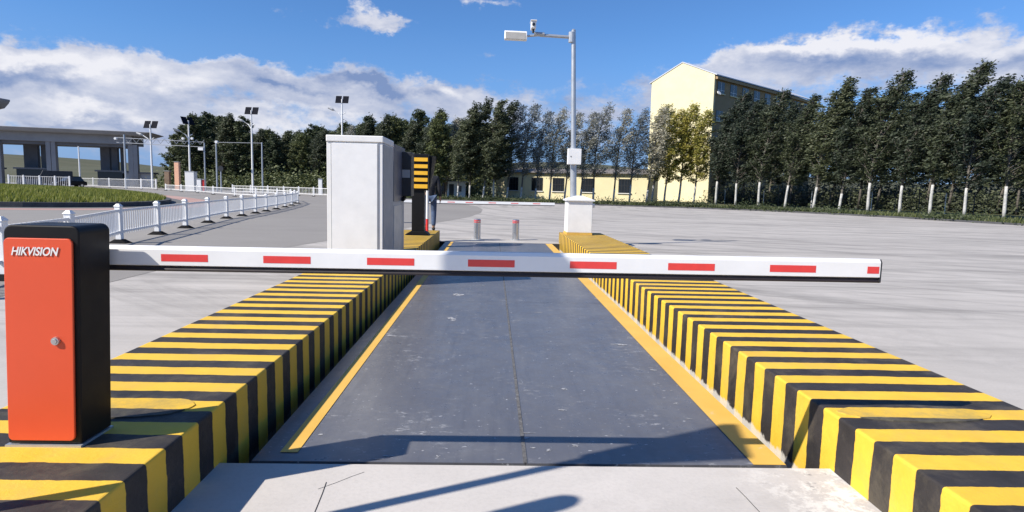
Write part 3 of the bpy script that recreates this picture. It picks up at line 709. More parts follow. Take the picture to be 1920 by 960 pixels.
mb = MB(); mb.hexa([(a+.03, -.23, hz_+.025), (b-.03, -.23, hz_+.01), (b-.03, -.222, hz_+.01), (a+.03, -.222, hz_+.025), (a+.03, -.125, hz2-.07), (b-.03, -.125, hz2-.08), (b-.03, -.115, hz2-.08), (a+.03, -.115, hz2-.07)]); mb.build('lens', paint('lamp_lens', (.34, .33, .31), .3, .1), hl)
b0, b1 = AT(1064, 279, YP-.1), AT(1088, 309, YP-.1)
mb = MB(); mb.box(b0.x-LPx, -.26, b1.z-IZ, b1.x-LPx, -.09, b0.z-IZ); cbx = mb.build('control_box', M_white, lp, bevel=.008)
mb = MB(); mb.tube([(b0.x-LPx+.08, -.262, (b0.z+b1.z)/2-IZ), (b0.x-LPx+.08, -.268, (b0.z+b1.z)/2-IZ)], .015, 10); mb.build('box_lock', M_dark, cbx)
cp = AT(1000, 50, YP)
sc = empty('security_camera', (cp.x, YP, AT(1000, 62, YP).z), 'white bullet camera mounted upright on the lamp post arm', 'camera')
zc1 = AT(1000, 42, YP).z-sc.location.z; zc0 = AT(1000, 55, YP).z-sc.location.z
mb = MB(); mb.box(-.065, -.15, zc0, .065, .18, zc1); mb.build('camera_housing', M_white, sc, bevel=.02)
mb = MB(); mb.box(-.08, -.19, zc1+.004, .08, .17, zc1+.022); mb.build('sun_shield', M_white, sc)
mb = MB(); mb.tube([(0, -.15, (zc0+zc1)/2), (0, -.165, (zc0+zc1)/2)], .04, 14); mb.build('lens', M_glass, sc)
mb = MB(); mb.tube([(0, 0, 0), (0, 0, zc0+.02)], .03, 10); mb.build('mount', M_dark, sc)

# ================================================================== SECOND (FAR) BARRIER
YF = 25.0
fa, fb = AT(742, 377, YF), AT(1040, 383, YF)
fg = empty('barrier_gate', (fa.x-.2, YF, 0), 'distant closed barrier gate with white boom low across the far lane', 'barrier gate')
mb = MB(); mb.prism(rrect(-.18, 0, .18, 1.05, .04, 5, (0, 1, 1, 0)), .02, .35); mb.build('housing', M_orange, fg, bevel=.01)
z0, z1 = fa.z, fb.z; Lf = fb.x-fa.x+.1
mb = MB(); mb.hexa([(.1, -.03, z0-.045), (Lf+.1, -.03, z1-.045), (Lf+.1, .018, z1-.045), (.1, .018, z0-.045), (.1, -.03, z0+.06), (Lf+.1, -.03, z1+.06), (Lf+.1, .018, z1+.06), (.1, .018, z0+.06)]); bo = mb.build('boom', M_white, fg)
mb = MB(); mb.hexa([(.1, -.02, z0-.075), (Lf+.1, -.02, z1-.075), (Lf+.1, .01, z1-.075), (.1, .01, z0-.075), (.1, -.02, z0-.046), (Lf+.1, -.02, z1-.046), (Lf+.1, .01, z1-.046), (.1, .01, z0-.046)]); mb.build('rubber_edge', M_rubber, bo)
for px in (846, 880, 923, 965, 1006):
    x = AT(px, 380, YF).x-fg.location.x; z = z0+(z1-z0)*x/Lf
    mb = MB(); mb.box(x-.15, -.0325, z-.01, x+.15, -.0305, z+.02); mb.build('red_strip', M_red, bo)

# ================================================================== RAILINGS
def railing(pts, H, label, picket=.14, post_r=.06, foot=True, detail=True, group=None):
    r = empty('railing', Vector((pts[0][0], pts[0][1], .006)), label, 'railing', group); o0 = Vector((pts[0][0], pts[0][1], 0))
    P = [Vector((p[0], p[1], 0))-o0 for p in pts]
    for i, p in enumerate(P):
        mb = MB(); mb.box(p.x-post_r, p.y-post_r, .06 if foot else 0, p.x+post_r, p.y+post_r, H-.02)
        mb.hexa([(p.x-post_r-.015, p.y-post_r-.015, H-.02), (p.x+post_r+.015, p.y-post_r-.015, H-.02), (p.x+post_r+.015, p.y+post_r+.015, H-.02), (p.x-post_r-.015, p.y+post_r+.015, H-.02),
                 (p.x-.03, p.y-.03, H+.04), (p.x+.03, p.y-.03, H+.04), (p.x+.03, p.y+.03, H+.04), (p.x-.03, p.y+.03, H+.04)])
        po = mb.build('post', M_white, r)
        if foot:
            mb = MB(); mb.hexa([(p.x-.22, p.y-.14, 0), (p.x+.22, p.y-.14, 0), (p.x+.22, p.y+.14, 0), (p.x-.22, p.y+.14, 0), (p.x-.08, p.y-.08, .09), (p.x+.08, p.y-.08, .09), (p.x+.08, p.y+.08, .09), (p.x-.08, p.y+.08, .09)]); mb.build('rubber_foot', M_foot, po)
        if i+1 < len(P):
            q = P[i+1]; L_ = (q-p).length; ang = math.atan2(q.y-p.y, q.x-p.x); Mx = Matrix.Translation(p) @ Matrix.Rotation(ang, 4, 'Z'); mb = MB()
            mb.box(post_r, -.02, H-.14, L_-post_r, .02, H-.09, Mx); mb.box(post_r, -.02, .24, L_-post_r, .02, .29, Mx)
            n = max(2, int((L_-.1)/picket))
            for k in range(n):
                x = post_r+(k+.5)*(L_-2*post_r)/n; mb.box(x-.017, -.010, .2, x+.017, .010, H-.09, Mx)
            mb.build('panel', M_white, r)
    return r
near = [tuple(G(-170, 424, .90)[:2]), tuple(G(0, 409, .90)[:2]), tuple(G(129, 397, .90)[:2])]+[tuple(G(*q)[:2]) for q in ((225, 456), (296, 440), (348, 428), (390, 418), (424.7, 410), (453.8, 405.2), (479, 400.4), (499, 396.5), (518, 392.6), (534.5, 388.9), (547, 385.6), (558, 382))]
railing(near, .88, 'white picket railing on rubber feet running along the dark road strip')
back = [tuple(G(*q)[:2]) for q in ((558, 382), (545, 377), (520, 374), (480, 371.0), (440, 368.5), (400, 365), (370, 362), (340, 360), (311, 357.5))]
back[0] = (back[0][0]-.4, back[0][1]+.6)
railing(back, .95, 'white picket railing turning back towards the toll plaza', .3, .07)
r3 = [tuple(AT(x, y, Y)[:2]) for x, y, Y in ((436, 0, 88), (470, 0, 86), (500, 0, 84), (530, 0, 82), (560, 0, 80), (588, 0, 78), (620, 0, 76))]
def rr(xs, Ys): return [((AT(x, 350, Y)).x, Y) for x, Y in zip(xs, Ys)]
railing(rr((436, 470, 502, 532, 560, 588, 616), (84, 82, 80, 78, 76, 74, 72)), 1.1, 'white picket railing behind the bend of the near railing', .3, .07)
railing(rr((142, 175, 205, 235, 265, 293), (112, 108, 104, 100, 97, 94)), 1.6, 'white railing behind the right half of the grass mound', .35, .08)
railing(rr((17, 45, 75, 104, 131), (92, 92, 92, 92, 92)), 1.7, 'white railing behind the left half of the grass mound', .25, .08)

# ================================================================== SOLAR STREET LAMPS
def solar(px, ybase, Y, ytop, label, pan_yaw=0, flip=False, armdir=-1):
    b = AT(px, ybase, Y); x = b.x; H = AT(px, ytop, Y).z; s = Y/1150.0
    o = empty('solar_street_lamp', (x, Y, 0), label, 'street lamp', 'solar street lamps along the toll road')
    mb = MB(); mb.tube([(0, 0, 0), (0, 0, H)], [2.0*s, 1.2*s], 10); mb.build('pole', M_white, o)
    pw, ph = 10.5*s, 15*s
    for sgn in (-1, 1):
        Mx = Matrix.Translation((0, 0, H-4*s)) @ Matrix.Rotation(pan_yaw, 4, 'Z') @ Matrix.Rotation(R(-28), 4, 'X')
        mb = MB(); xa, xb = (1.2*s, 1.2*s+pw) if sgn > 0 else (-1.2*s-pw, -1.2*s); mb.box(xa, -.03, -ph/2+4*s, xb, .03, ph/2+4*s, Mx); mb.build('solar_panel', M_panel, o)
    mb = MB(); Mx = Matrix.Rotation(pan_yaw*.5, 4, 'Z'); a1 = Vector((armdir*5*s, 0, H-26*s)); a2 = Vector((armdir*14*s, 0, H-20*s)); a3 = Vector((armdir*25*s, 0, H-16*s))
    mb.tube([Mx @ Vector((0, 0, H-34*s)), Mx @ a1, Mx @ a2], [1.0*s, .9*s, .8*s], 8); mb.build('arm', M_white, o)
    mb = MB(); d = (a3-a2); mb.tube([Mx @ a2, Mx @ (a2+d*.3), Mx @ a3], [1.1*s, 2.3*s, 1.4*s], 8); mb.build('lamp_head', M_grey, o)
    mb = MB(); mb.tube([Mx @ Vector((0, 0, H-28*s)), Mx @ Vector((6*s, 0, H-24*s))], .7*s, 6); mb.build('stay', M_white, o)
    return o
solar(286, 345, 112, 233, 'solar street lamp by the right end of the toll canopy')
solar(357, 345, 100, 226, 'solar street lamp with panels turned edge-on before the tree clump', R(62))
solar(474, 345, 88, 207, 'solar street lamp with twin panels standing before the dense trees')
solar(642, 350, 80, 186, 'solar street lamp rising behind the off-white cabinet')

# ================================================================== TOLL PLAZA
def toll():
    A = AT(-260, 300, 116); B = AT(290, 300, 128); A.z = B.z = 0
    d = (B-A).normalized(); ang = math.atan2(d.y, d.x); L_ = (B-A).length
    t = empty('toll_canopy', A, 'grey flat roofed toll plaza canopy on square columns at the far left', 'canopy', rz=ang)
    zt = AT(0, 243, A.lerp(B, .5).y*.0+0).z if 0 else None
    # distances of marked image columns along the front line
    def along(px, off=0):
        dr = ray(px, 300); ax, ay = A.x-d.y*off, A.y+d.x*off; k = (ax*dr.y-ay*dr.x)/(d.y*dr.x-d.x*dr.y); return k
    def zat(px, py): 
        s_ = along(px); P = A+d*s_; return AT(px, py, P.y).z
    H1 = zat(140, 243); H0 = zat(140, 265)
    mb = MB(); mb.prism([(0, 0)]*0 or [(0, 0), (1, 0), (1, 1)], 0, 0) if 0 else None
    # fascia with rounded tip at the far end
    mb.hexa([(-5, -1.5, H1-.8), (L_-2.2, -1.5, H1-.8), (L_-2.2, 8.5, H1-.8), (-5, 8.5, H1-.8), (-5, -2.2, H1), (L_, -2.2, H1), (L_, 9, H1), (-5, 9, H1)]); mb.build('roof_slab', M_conc_far, t, bevel=.25, seg=4)
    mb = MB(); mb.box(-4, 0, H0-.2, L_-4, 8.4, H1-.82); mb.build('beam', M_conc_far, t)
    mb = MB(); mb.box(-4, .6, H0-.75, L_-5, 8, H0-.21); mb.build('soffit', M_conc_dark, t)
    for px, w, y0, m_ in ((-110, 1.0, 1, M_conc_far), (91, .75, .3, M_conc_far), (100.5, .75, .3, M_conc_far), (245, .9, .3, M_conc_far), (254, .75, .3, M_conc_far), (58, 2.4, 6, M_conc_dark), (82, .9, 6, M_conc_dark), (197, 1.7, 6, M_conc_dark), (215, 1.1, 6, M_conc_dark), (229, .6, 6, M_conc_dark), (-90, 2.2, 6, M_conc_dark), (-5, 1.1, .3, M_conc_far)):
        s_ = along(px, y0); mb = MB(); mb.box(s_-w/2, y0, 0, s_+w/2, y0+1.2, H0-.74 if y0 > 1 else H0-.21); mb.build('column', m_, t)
    return A, d, ang, along
TA, Td, Tang, along = toll()
def kiosk(px, w, h, dark, label):
    s_ = along(px, 1); p = TA+Td*s_
    k = empty('toll_booth', (p.x, p.y, 0), label, 'toll booth', 'toll booths under the canopy', rz=Tang)
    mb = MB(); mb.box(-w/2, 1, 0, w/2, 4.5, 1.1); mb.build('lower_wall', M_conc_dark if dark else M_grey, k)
    mb = MB(); mb.box(-w/2+.05, 1.05, 1.1, w/2-.05, 4.45, h-.3); mb.build('glazing', M_glass if dark else M_grey, k)
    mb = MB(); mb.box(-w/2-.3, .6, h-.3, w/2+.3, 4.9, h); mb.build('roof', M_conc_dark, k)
kiosk(60, 5.5, 3.3, True, 'dark toll booth below the left columns of the canopy')
kiosk(205, 4.5, 3.2, True, 'dark toll booth below the right columns of the canopy')
kiosk(258, 5.0, 3.0, False, 'pale grey toll booth at the right end of the canopy')
kiosk(-40, 5.0, 3.2, True, 'toll booth at the left edge under the canopy')
# nearer canopy tip at frame edge
tp = AT(0, 190, 60)
cn = empty('roof_wing', (tp.x-6, 60, 0), 'tip of a curved grey roof wing reaching in at the left edge', 'roof')
zt, zb = AT(0, 187, 60).z, AT(0, 205, 60).z; xt = AT(19, 189, 60).x-cn.location.x
mb = MB(); mb.prism([(-6, zb-.6), (4, zb-.5), (xt-.55, zb+.1), (xt-.15, zt-.35), (xt, zt-.1), (xt-.02, zt+.02), (-6, zt+.05)], -9, 0); mb.build('roof_slab', M_conc_far, cn)
mb = MB(); mb.box(-4, -2.4, 0, -2.6, -1, zb-.5); mb.build('column', M_conc_far, cn); mb = MB(); mb.box(-4, -8, 0, -2.6, -6.6, zb-.5); mb.build('column', M_conc_far, cn)
# sign gantry
ga, gb = AT(233, 262, 100), AT(383, 268, 100)
gt = empty('sign_gantry', (ga.x, 100, 0), 'thin lattice gantry with cameras spanning the road by the toll canopy', 'gantry')
wx = gb.x-ga.x; zg = ga.z; mb = MB(); mb.tube([(0, 0, 0), (0, 0, zg+.8)], [.17, .13], 10); mb.build('post', M_galv, gt)
mb = MB(); mb.tube([(wx, 0, 0), (wx, 0, gb.z)], [.14, .1], 10); mb.build('post', M_galv, gt)
mb = MB(); zA, zB = zg+.3, gb.z+.1; nb = 20
for off in (0, -.75): mb.tube([(-1.2, 0, zA+off), (wx, 0, zB+off)], .05, 6)
for k in range(nb): x = wx*k/nb; x2 = wx*(k+1)/nb; mb.tube([(x, 0, zA-.75*(k % 2)), (x2, 0, zA-.75*((k+1) % 2))], .035, 5, False)
mb.build('truss', M_galv, gt)
for px in (345, 362, 219): 
    p = AT(px, 260, 100); mb = MB(); mb.tube([(p.x-ga.x, -.1, p.z-.0), (p.x-ga.x, -.5, p.z)], .19, 10); mb.build('camera', M_white, gt)
# assorted thin poles
def thinpole(px, ytop, Y, r, label, extra=None, mat=M_galv, name='pole'):
    p = AT(px, ytop, Y); o = empty(name, (p.x, Y, 0), label, 'pole'); mb = MB(); mb.tube([(0, 0, 0), (0, 0, p.z)], [r*1.2, r*.8], 8); mb.build('shaft', mat, o)
    if extra: extra(o, p.z)
    return o
def head_cam(o, z): mb = MB(); mb.box(-.8, -.2, z-.3, -.1, .2, z+.1); mb.build('camera', M_white, o)
def cross(o, z):
    mb = MB(); mb.tube([(-6.1, 0, z-.15), (0, 0, z-.1)], .035, 6); mb.build('cross_arm', M_galv, o); mb = MB(); mb.tube([(-6.1, -.2, z-.1), (-6.1, .2, z-.1)], .19, 10); mb.build('camera', M_white, o)
thinpole(147, 274, 105, .12, 'white pole seen through the open bay of the toll canopy', mat=M_white)
thinpole(383, 278, 90, .10, 'steel camera pole between the solar lamps before the tree clump', head_cam)
thinpole(405, 264, 92, .12, 'bare grey pole standing before the dense tree clump')
thinpole(491, 267, 86, .11, 'steel pole with cross arm and camera beside the twin-panel lamp', lambda o, z: cross(o, z))
thinpole(414, 316, 80, .09, 'short thin pole with round mirror before the tree clump', lambda o, z: tag(MB().tube([(0, -.05, z), (0, -.12, z)], .35, 12).build('mirror', M_dark, o)))
# kiosks and posts on the road edge
def pillar(px, yt, yb, w, Y, mat, name, label, cat, side=None):
    a = AT(px-w/2, yt, Y); b = AT(px+w/2, yt, Y); o = empty(name, ((a.x+b.x)/2, Y, 0), label, cat); hw_ = (b.x-a.x)/2
    mb = MB(); mb.box(-hw_, -hw_*.8, .12, hw_, hw_*.8, a.z); mb.build('body', mat, o, bevel=.03)
    mb = MB(); mb.box(-hw_-.06, -hw_*.8-.06, 0, hw_+.06, hw_*.8+.06, .12); mb.build('base', M_grey, o)
    mb = MB(); mb.box(-hw_-.04, -hw_*.8-.04, a.z+.001, hw_+.04, hw_*.8+.04, a.z+.08); mb.build('cap', M_grey, o)
pillar(332, 304, 345, 8.5, 95, M_peach, 'sign_pillar', 'tall peach coloured pillar beside the road near the tree clump', 'pillar')
pillar(358, 322, 345, 17, 88, M_cream, 'roadside_cabinet', 'pale grey roadside cabinet in front of the edge-on solar lamp', 'cabinet')
pillar(374, 336, 345, 8, 84, M_white, 'ticket_machine', 'small white ticket machine right of the pale roadside cabinet', 'machine')
pillar(381, 337, 345, 4, 84, M_red, 'ticket_post', 'small red post touching the white ticket machine', 'post')
pillar(314, 321, 350, 9, 96, M_brick, 'notice_board', 'brown board on short posts left of the peach pillar', 'board')
pillar(601, 336, 365, 7, 84, M_white, 'marker_box', 'small white box standing left of the tall cabinet before the trees', 'box')

# vehicles
def vehicle(px, Y, yaw, c, glass, label, name='parked_car', h=1.5, L_=4.3, W=1.75, box=False):
    p = AT(px, 345, Y); o = empty(name, (p.x, Y, 0), label, 'truck' if box else 'car', rz=yaw)
    l, w = L_/2, W/2
    if box:
        prof_ = [(-l, .5), (l, .5), (l, 1.3), (l*.96, 1.4), (l*.72, h), (-l, h)]
    else:
        prof_ = [(-l, .35), (l, .35), (l, .75), (l*.9, .88), (l*.5, .98), (-l*.92, .98), (-l, .85)]
    mb = MB(); mb.prism(prof_, -w, w); body = mb.build('body', c, o, bevel=.08, seg=3)
    if not box:
        mb = MB(); mb.hexa([(-l*.85, -w*.93, .981), (l*.5, -w*.93, .981), (l*.5, w*.93, .981), (-l*.85, w*.93, .981), (-l*.62, -w*.78, h-.04), (l*.18, -w*.78, h-.04), (l*.18, w*.78, h-.04), (-l*.62, w*.78, h-.04)]); mb.build('window', glass, o, bevel=.04)
        mb = MB(); mb.box(-l*.62, -w*.79, h-.039, l*.18, w*.79, h); mb.build('roof', c, o, bevel=.02)
    else:
        mb = MB(); mb.box(l*.35, -w-.01, 1.5, l*.7, w+.01, h-.25); mb.build('window', glass, o)
    for sx_ in (-.62, .62):
        for sy in (-1, 1):
            mb = MB(); mb.tube([(l*sx_, sy*w*.82, .34), (l*sx_, sy*(w+.02), .34)], .34, 16); wh = mb.build('wheel', M_rubber, o)
            mb = MB(); mb.tube([(l*sx_, sy*(w+.02), .34), (l*sx_, sy*(w+.03), .34)], .19, 12); mb.build('rim', M_steel, wh)
    for sy in (-1, 1):
        mb = MB(); mb.box(l, sy*w*.7-.14, .62, l+.02, sy*w*.7+.14, .75); mb.build('headlight', M_steel, o)
vehicle(105, 104, R(215), M_dark, M_glass, 'dark truck parked under the toll canopy behind the white railing', 'parked_truck', 2.6, 4.6, 2.0, True)
vehicle(131, 101, R(240), M_black, M_glass, 'black car beside the dark truck behind the white railing', h=1.75)
vehicle(1508, 96, R(10), M_white, M_glass, 'white car glimpsed between trunks behind the tree row on the right')

# ================================================================== BUILDINGS
def building_low():
    A = AT(930, 350, 104); B = AT(1215, 350, 93); B.z = A.z = 0; xw = (B-A).length; H = AT(1070, 325, 98).z
    o = empty('low_house', (A.x, A.y, 0), 'long low pale yellow building with dark barred windows behind the thin trees', 'building', rz=math.atan2(B.y-A.y, B.x-A.x))
    mb = MB(); mb.box(0, 0, -.05, xw, 8, H); mb.build('wall', M_wallyel, o)
    mb = MB(); mb.prism([(-.3, 0), (xw+.3, 0), (xw+.3, .12), (-.3, .12)], -.5, 8.5, Matrix.Translation((0, 0, H)));
    mb.hexa([(-.2, -.4, H+.12), (xw+.2, -.4, H+.12), (xw+.2, 8.4, H+.12), (-.2, 8.4, H+.12), (-.2, 3.9, H+.9), (xw+.2, 3.9, H+.9), (xw+.2, 4.1, H+.9), (-.2, 4.1, H+.9)]); mb.build('roof', paint('grey_tiles', (.2, .18, .17), .8, .15, 1), o)
    for px in (965, 1013, 1054, 1110, 1175):
        x = xw*(px-930)/285; zt = H-.75; zb = H-2.9; w = .95
        mb = MB(); mb.box(x-w, -.05, zb, x+w, .06, zt); wf = mb.build('window', M_glass, o)
        mb = MB()
        for k in range(5): xx = x-w+.02+(2*w-.04)*k/4; mb.box(xx-.03, -.09, zb, xx+.03, -.055, zt)
        mb.box(x-w, -.095, (zb+zt)/2-.03, x+w, -.09, (zb+zt)/2+.03); mb.build('frame', M_dark, wf)
        mb = MB(); mb.box(x-w-.15, -.18, zb-.12, x+w+.15, -.001, zb-.003); mb.build('sill', M_cream, wf)
building_low()
def building_tall():
    Y = 104; C = AT(1328, 350, Y); he = AT(1330, 139, Y).z
    th = R(40); o = empty('apartment_block', (C.x, Y, 0), 'tall cream yellow gabled block rising behind the roadside trees', 'building', rz=th)
    # local x along long side, local y along gable
    # gable width so that far corner falls at px 1213
    r = ray(1213, 350); k = r.x/r.y
    W = (C.x-k*Y)/(math.sin(th)+k*math.cos(th)); L_ = 40
    hr = AT(1272, 118, Y+W*.5*math.cos(th)).z
    mb = MB(); M1 = Matrix.Rotation(R(90), 4, 'Z')
    prof_ = [(0, -.05), (W, -.05), (W, he), (W/2, hr), (0, he)]
    # prism in yz plane: use rotation so profile x -> local y ; extrude along -x
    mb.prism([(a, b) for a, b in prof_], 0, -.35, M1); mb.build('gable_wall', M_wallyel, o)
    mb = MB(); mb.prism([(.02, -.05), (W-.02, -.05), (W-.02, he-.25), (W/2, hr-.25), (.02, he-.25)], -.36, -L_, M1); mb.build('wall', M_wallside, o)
    mb = MB(); sl = (hr-he)/(W/2)
    for s in (0, 1):
        y0, y1 = (-.45, W/2) if s == 0 else (W+.45, W/2)
        z0 = he-.45*sl+.02; z1 = hr+.05
        mb.hexa([(-.1, y0, z0), (L_, y0, z0), (L_, y1, z1), (-.1, y1, z1), (-.1, y0, z0+.18), (L_, y0, z0+.18), (L_, y1, z1+.18), (-.1, y1, z1+.18)])
    mb.build('roof', M_rooft, o)
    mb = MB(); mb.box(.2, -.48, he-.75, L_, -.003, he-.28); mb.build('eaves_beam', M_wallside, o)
    fl = he/5
    for f in range(5):
        for k in range(9):
            x = 2.2+k*4.2; zb = f*fl+1.0; zt = f*fl+2.75
            if f == 4: zt = he-1.0; zb = zt-1.9
            mb = MB(); mb.box(x-1.1, -.04, zb, x+1.1, .06, zt); wf = mb.build('window', M_glass, o)
            mb = MB(); mb.box(x-.04, -.07, zb, x+.04, -.042, zt); mb.box(x-1.1, -.072, zb+.5, x+1.1, -.044, zb+.57); mb.build('frame', M_white, wf)
            mb = MB(); mb.box(x-1.25, -.22, zb-.14, x+1.25, -.002, zb-.003); mb.build('sill', M_wallyel, wf)
    mb = MB(); mb.tube([(1.0, -.3, he-3.0), (1.0, -.45, he-2.9)], [.35, .42], 14); mb.build('satellite_dish', M_white, o)
building_tall()
def house(px0, px1, Y, yt, mat, label, name='shed'):
    A = AT(px0, 350, Y); B = AT(px1, 350, Y); H = AT(px0, yt, Y).z; w = B.x-A.x; o = empty(name, (A.x, Y, 0), label, 'building')
    mb = MB(); mb.box(0, 0, -.05, w, 5, H); mb.build('wall', mat, o)
    mb = MB(); mb.prism([(-.3, H), (w+.3, H), (w+.3, H+.12), (-.3, H+.12)], -.4, 5.4); mb.build('roof', M_grey, o)
    mb = MB(); mb.box(w*.55, -.05, .9, w*.8, .05, H-.5); mb.build('window', M_glass, o); mb = MB(); mb.box(w*.12, -.05, 0, w*.38, .05, min(2.1, H-.3)); mb.build('door', M_dark, o)
house(838, 872, 88, 341, M_white, 'small white hut partly hidden among the trees')
house(815, 838, 90, 336, M_brick, 'brown brick hut left of the small white hut')

# mesh fence behind the roadside tree row
def meshfence():
    pts = [(52, 44), (47, 55), (44, 66), (41, 78), (38, 90), (34, 99)]
    o = empty('mesh_fence', (pts[0][0], pts[0][1], 0), 'dark green mesh fence running behind the white painted trunks', 'fence')
    o0 = Vector((pts[0][0], pts[0][1], 0))
    for i in range(len(pts)-1):
        a = Vector(pts[i]+(0,))-o0; b = Vector(pts[i+1]+(0,))-o0; n = 4
        for k in range(n):
            p = a.lerp(b, k/n); q = a.lerp(b, (k+1)/n); mb = MB(); mb.tube([p, p+Vector((0, 0, 2.1))], .05, 6); mb.build('post', M_cream if (k+i) % 3 == 0 else M_dark, o)
            mb = MB()
            for z in (.15, .6, 1.1, 1.55, 2.0): mb.tube([p+Vector((0, 0, z)), q+Vector((0, 0, z))], .018, 4, False)
            for u in range(14): w = p.lerp(q, u/14); mb.tube([w+Vector((0, 0, .1)), w+Vector((0, 0, 2.0))], .01, 3, False)
            mb.build('mesh_panel', M_dark, o)
meshfence()

# ================================================================== TREES
rnd = random.Random(11)
lime_of = {}
def tree_meshes(seed, H, rad, base, nbr, leaves, size, wind, dens_pow=.6, bare=0):
    r = random.Random(seed); tb = MB(); cb = MB()
    def trunkp(t):
        return Vector((wind*H*(.03*t+.10*t*t*t)+.12*(math.sin(t*5+seed)-math.sin(seed)), .1*(math.sin(t*4+seed*2)-math.sin(seed*2)), H*t))
    npt = 9; r0 = .095; lt = r.uniform(.13, .21)
    tb.tube([trunkp(i/(npt-1)*.97) for i in range(npt)], [r0*(1-.9*i/(npt-1))+.012 for i in range(npt)], 7)
    brs = []
    for k in range(nbr):
        t = base+(1-base)*((k+r.random())/nbr)**.95*.97
        u = (t-base)/(1-base); prof_ = (min(1, u*3.2+.35))*(1-u)**dens_pow+.06
        L_ = rad*prof_*r.uniform(.65, 1.2)*1.35; az = r.random()*2*math.pi; up = r.uniform(.55, 1.25)
        p0 = trunkp(t); d = Vector((math.cos(az), math.sin(az), up)).normalized(); pts = [p0]
        cur = p0.copy()
        for s in range(4):
            d = (d+Vector((wind*.14, 0, .06))).normalized(); cur = cur+d*L_/4; pts.append(cur.copy())
        tb.tube(pts, [.035*(1-u*.6), .026*(1-u*.5), .018, .012, .006], 4, False); brs.append((pts, L_, u))
    tot = sum(b[1] for b in brs)
    for pts, L_, u in brs:
        n = int(leaves*L_/tot)
        ncl = max(3, int(L_*5)); cl = []
        for c in range(ncl):
            s = r.uniform(.25, 1.0)**.8*4; i = min(3, int(s)); p = pts[i].lerp(pts[i+1], s-i); cl.append(p+Vector((r.gauss(0, .12), r.gauss(0, .12), r.gauss(0, .12))))
        for j in range(n):
            c = r.choice(cl); sg_ = .15
            p = c+Vector((r.gauss(0, sg_)+abs(r.gauss(0, .1))*wind, r.gauss(0, sg_), r.gauss(0, sg_*.85)))
            s_ = size*r.uniform(.5, 1.25); a = Vector((1*wind+r.gauss(0, .7), r.gauss(0, .8), .35+r.gauss(0, .5))).normalized(); b = a.cross(Vector((r.gauss(0, 1), r.gauss(0, 1), r.gauss(0, 1)))).normalized()
            bb = len(cb.v); cb.v += [tuple(p-a*s_*.7), tuple(p+b*s_*.32), tuple(p+a*s_*.8), tuple(p-b*s_*.32)]; cb.f.append((bb, bb+1, bb+2, bb+3))
    def mk(mb, name, smooth):
        me = bpy.data.meshes.new(name); me.from_pydata(mb.v, [], mb.f); me.update()
        if smooth: me.shade_smooth()
        return me
    lb_ = MB(); lb_.tube([trunkp(i*lt/4) for i in range(5)], [(r0*(1-.9*i*lt/4/.97)+.012)*1.06+.004 for i in range(5)], 9)
    l_ = mk(lb_, 'whitewash', True); l_.materials.append(M_lime)
    t_ = mk(tb, 'trunk', True); lime_of[t_.name] = l_
    return t_, mk(cb, 'crown', False)
kinds = {'dark': [], 'grey': [], 'yel': [], 'mid': []}
for s in range(6):
    a, b = tree_meshes(100+s, 13, 2.75, .185, 100, 13500, .185, 1.35, .95); a.materials.append(M_trunk); b.materials.append(M_leafD); kinds['dark'].append((a, b))
for s in range(4):
    a, b = tree_meshes(200+s, 12, 2.1, .22, 110, 5200, .15, 1.1, .8); a.materials.append(M_trunk); b.materials.append(M_leafG); kinds['grey'].append((a, b))
for s in range(3):
    a, b = tree_meshes(300+s, 12, 2.0, .20, 80, 8000, .175, .8); a.materials.append(M_trunk); b.materials.append(M_leafY); kinds['yel'].append((a, b))
for s in range(5):
    a, b = tree_meshes(400+s, 13, 2.4, .12, 90, 12000, .24, .6, .5); a.materials.append(M_trunk); b.materials.append(M_leafM); kinds['mid'].append((a, b))
def tree(kind, x, y, H, label, group, lime=False, name='poplar_tree', wid=1.0, z=0):
    a, b = rnd.choice(kinds[kind]); s = H/13 if kind in ('dark', 'mid') else H/12
    o = empty(name, (x, y, z-.03), label, 'tree', group, rz=rnd.uniform(-.5, .5)); o.scale = (s*wid, s*wid, s)
    t = bpy.data.objects.new('trunk', a); c = bpy.data.objects.new('crown', b)
    for q in (t, c): col.objects.link(q); q.parent = o
    if lime:
        l = bpy.data.objects.new('whitewash', lime_of[a.name]); col.objects.link(l); l.parent = t
    return o
# roadside row on the right: (trunk px, distance, crown top py, kind)
row = [(1885, 50, 108, 'dark'), (1810, 52, 118, 'dark'), (1745, 55, 125, 'dark'), (1688, 58, 128, 'dark'), (1628, 61.5, 138, 'dark'), (1574, 65, 142, 'dark'), (1525, 69, 148, 'dark'), (1472, 73, 160, 'dark'), (1422, 77, 168, 'dark'), (1379, 81, 175, 'dark'), (1342, 85, 180, 'dark'),
       (1300, 89, 195, 'yel'), (1272, 91, 197, 'yel'), (1245, 90, 196, 'yel'), (1222, 92, 202, 'yel')]
ords = ['first', 'second', 'third', 'fourth', 'fifth', 'sixth', 'seventh', 'eighth', 'ninth', 'tenth', 'eleventh', 'twelfth', 'thirteenth', 'fourteenth', 'fifteenth', 'sixteenth', 'seventeenth', 'eighteenth', 'nineteenth', 'twentieth', 'twenty-first', 'twenty-second', 'twenty-third', 'twenty-fourth']
yo = 0
for i, (px, Y, py, kd) in enumerate(row):
    p = AT(px, 380, Y); H = AT(px, py, Y).z
    if kd == 'yel':
        lab = '%s yellow green poplar from the right standing before the cream gable' % ords[yo]; yo += 1
    else: lab = 'dark wind-bent poplar with whitewashed trunk, %s from the right end of the roadside row' % ords[i]
    H *= (1, .94, 1.03, .97, 1.05, .93)[i % 6]; tree(kd, p.x, Y, H, lab, 'whitewashed poplars along the yard edge', True, wid=1.2 if kd == 'dark' else 1.2)
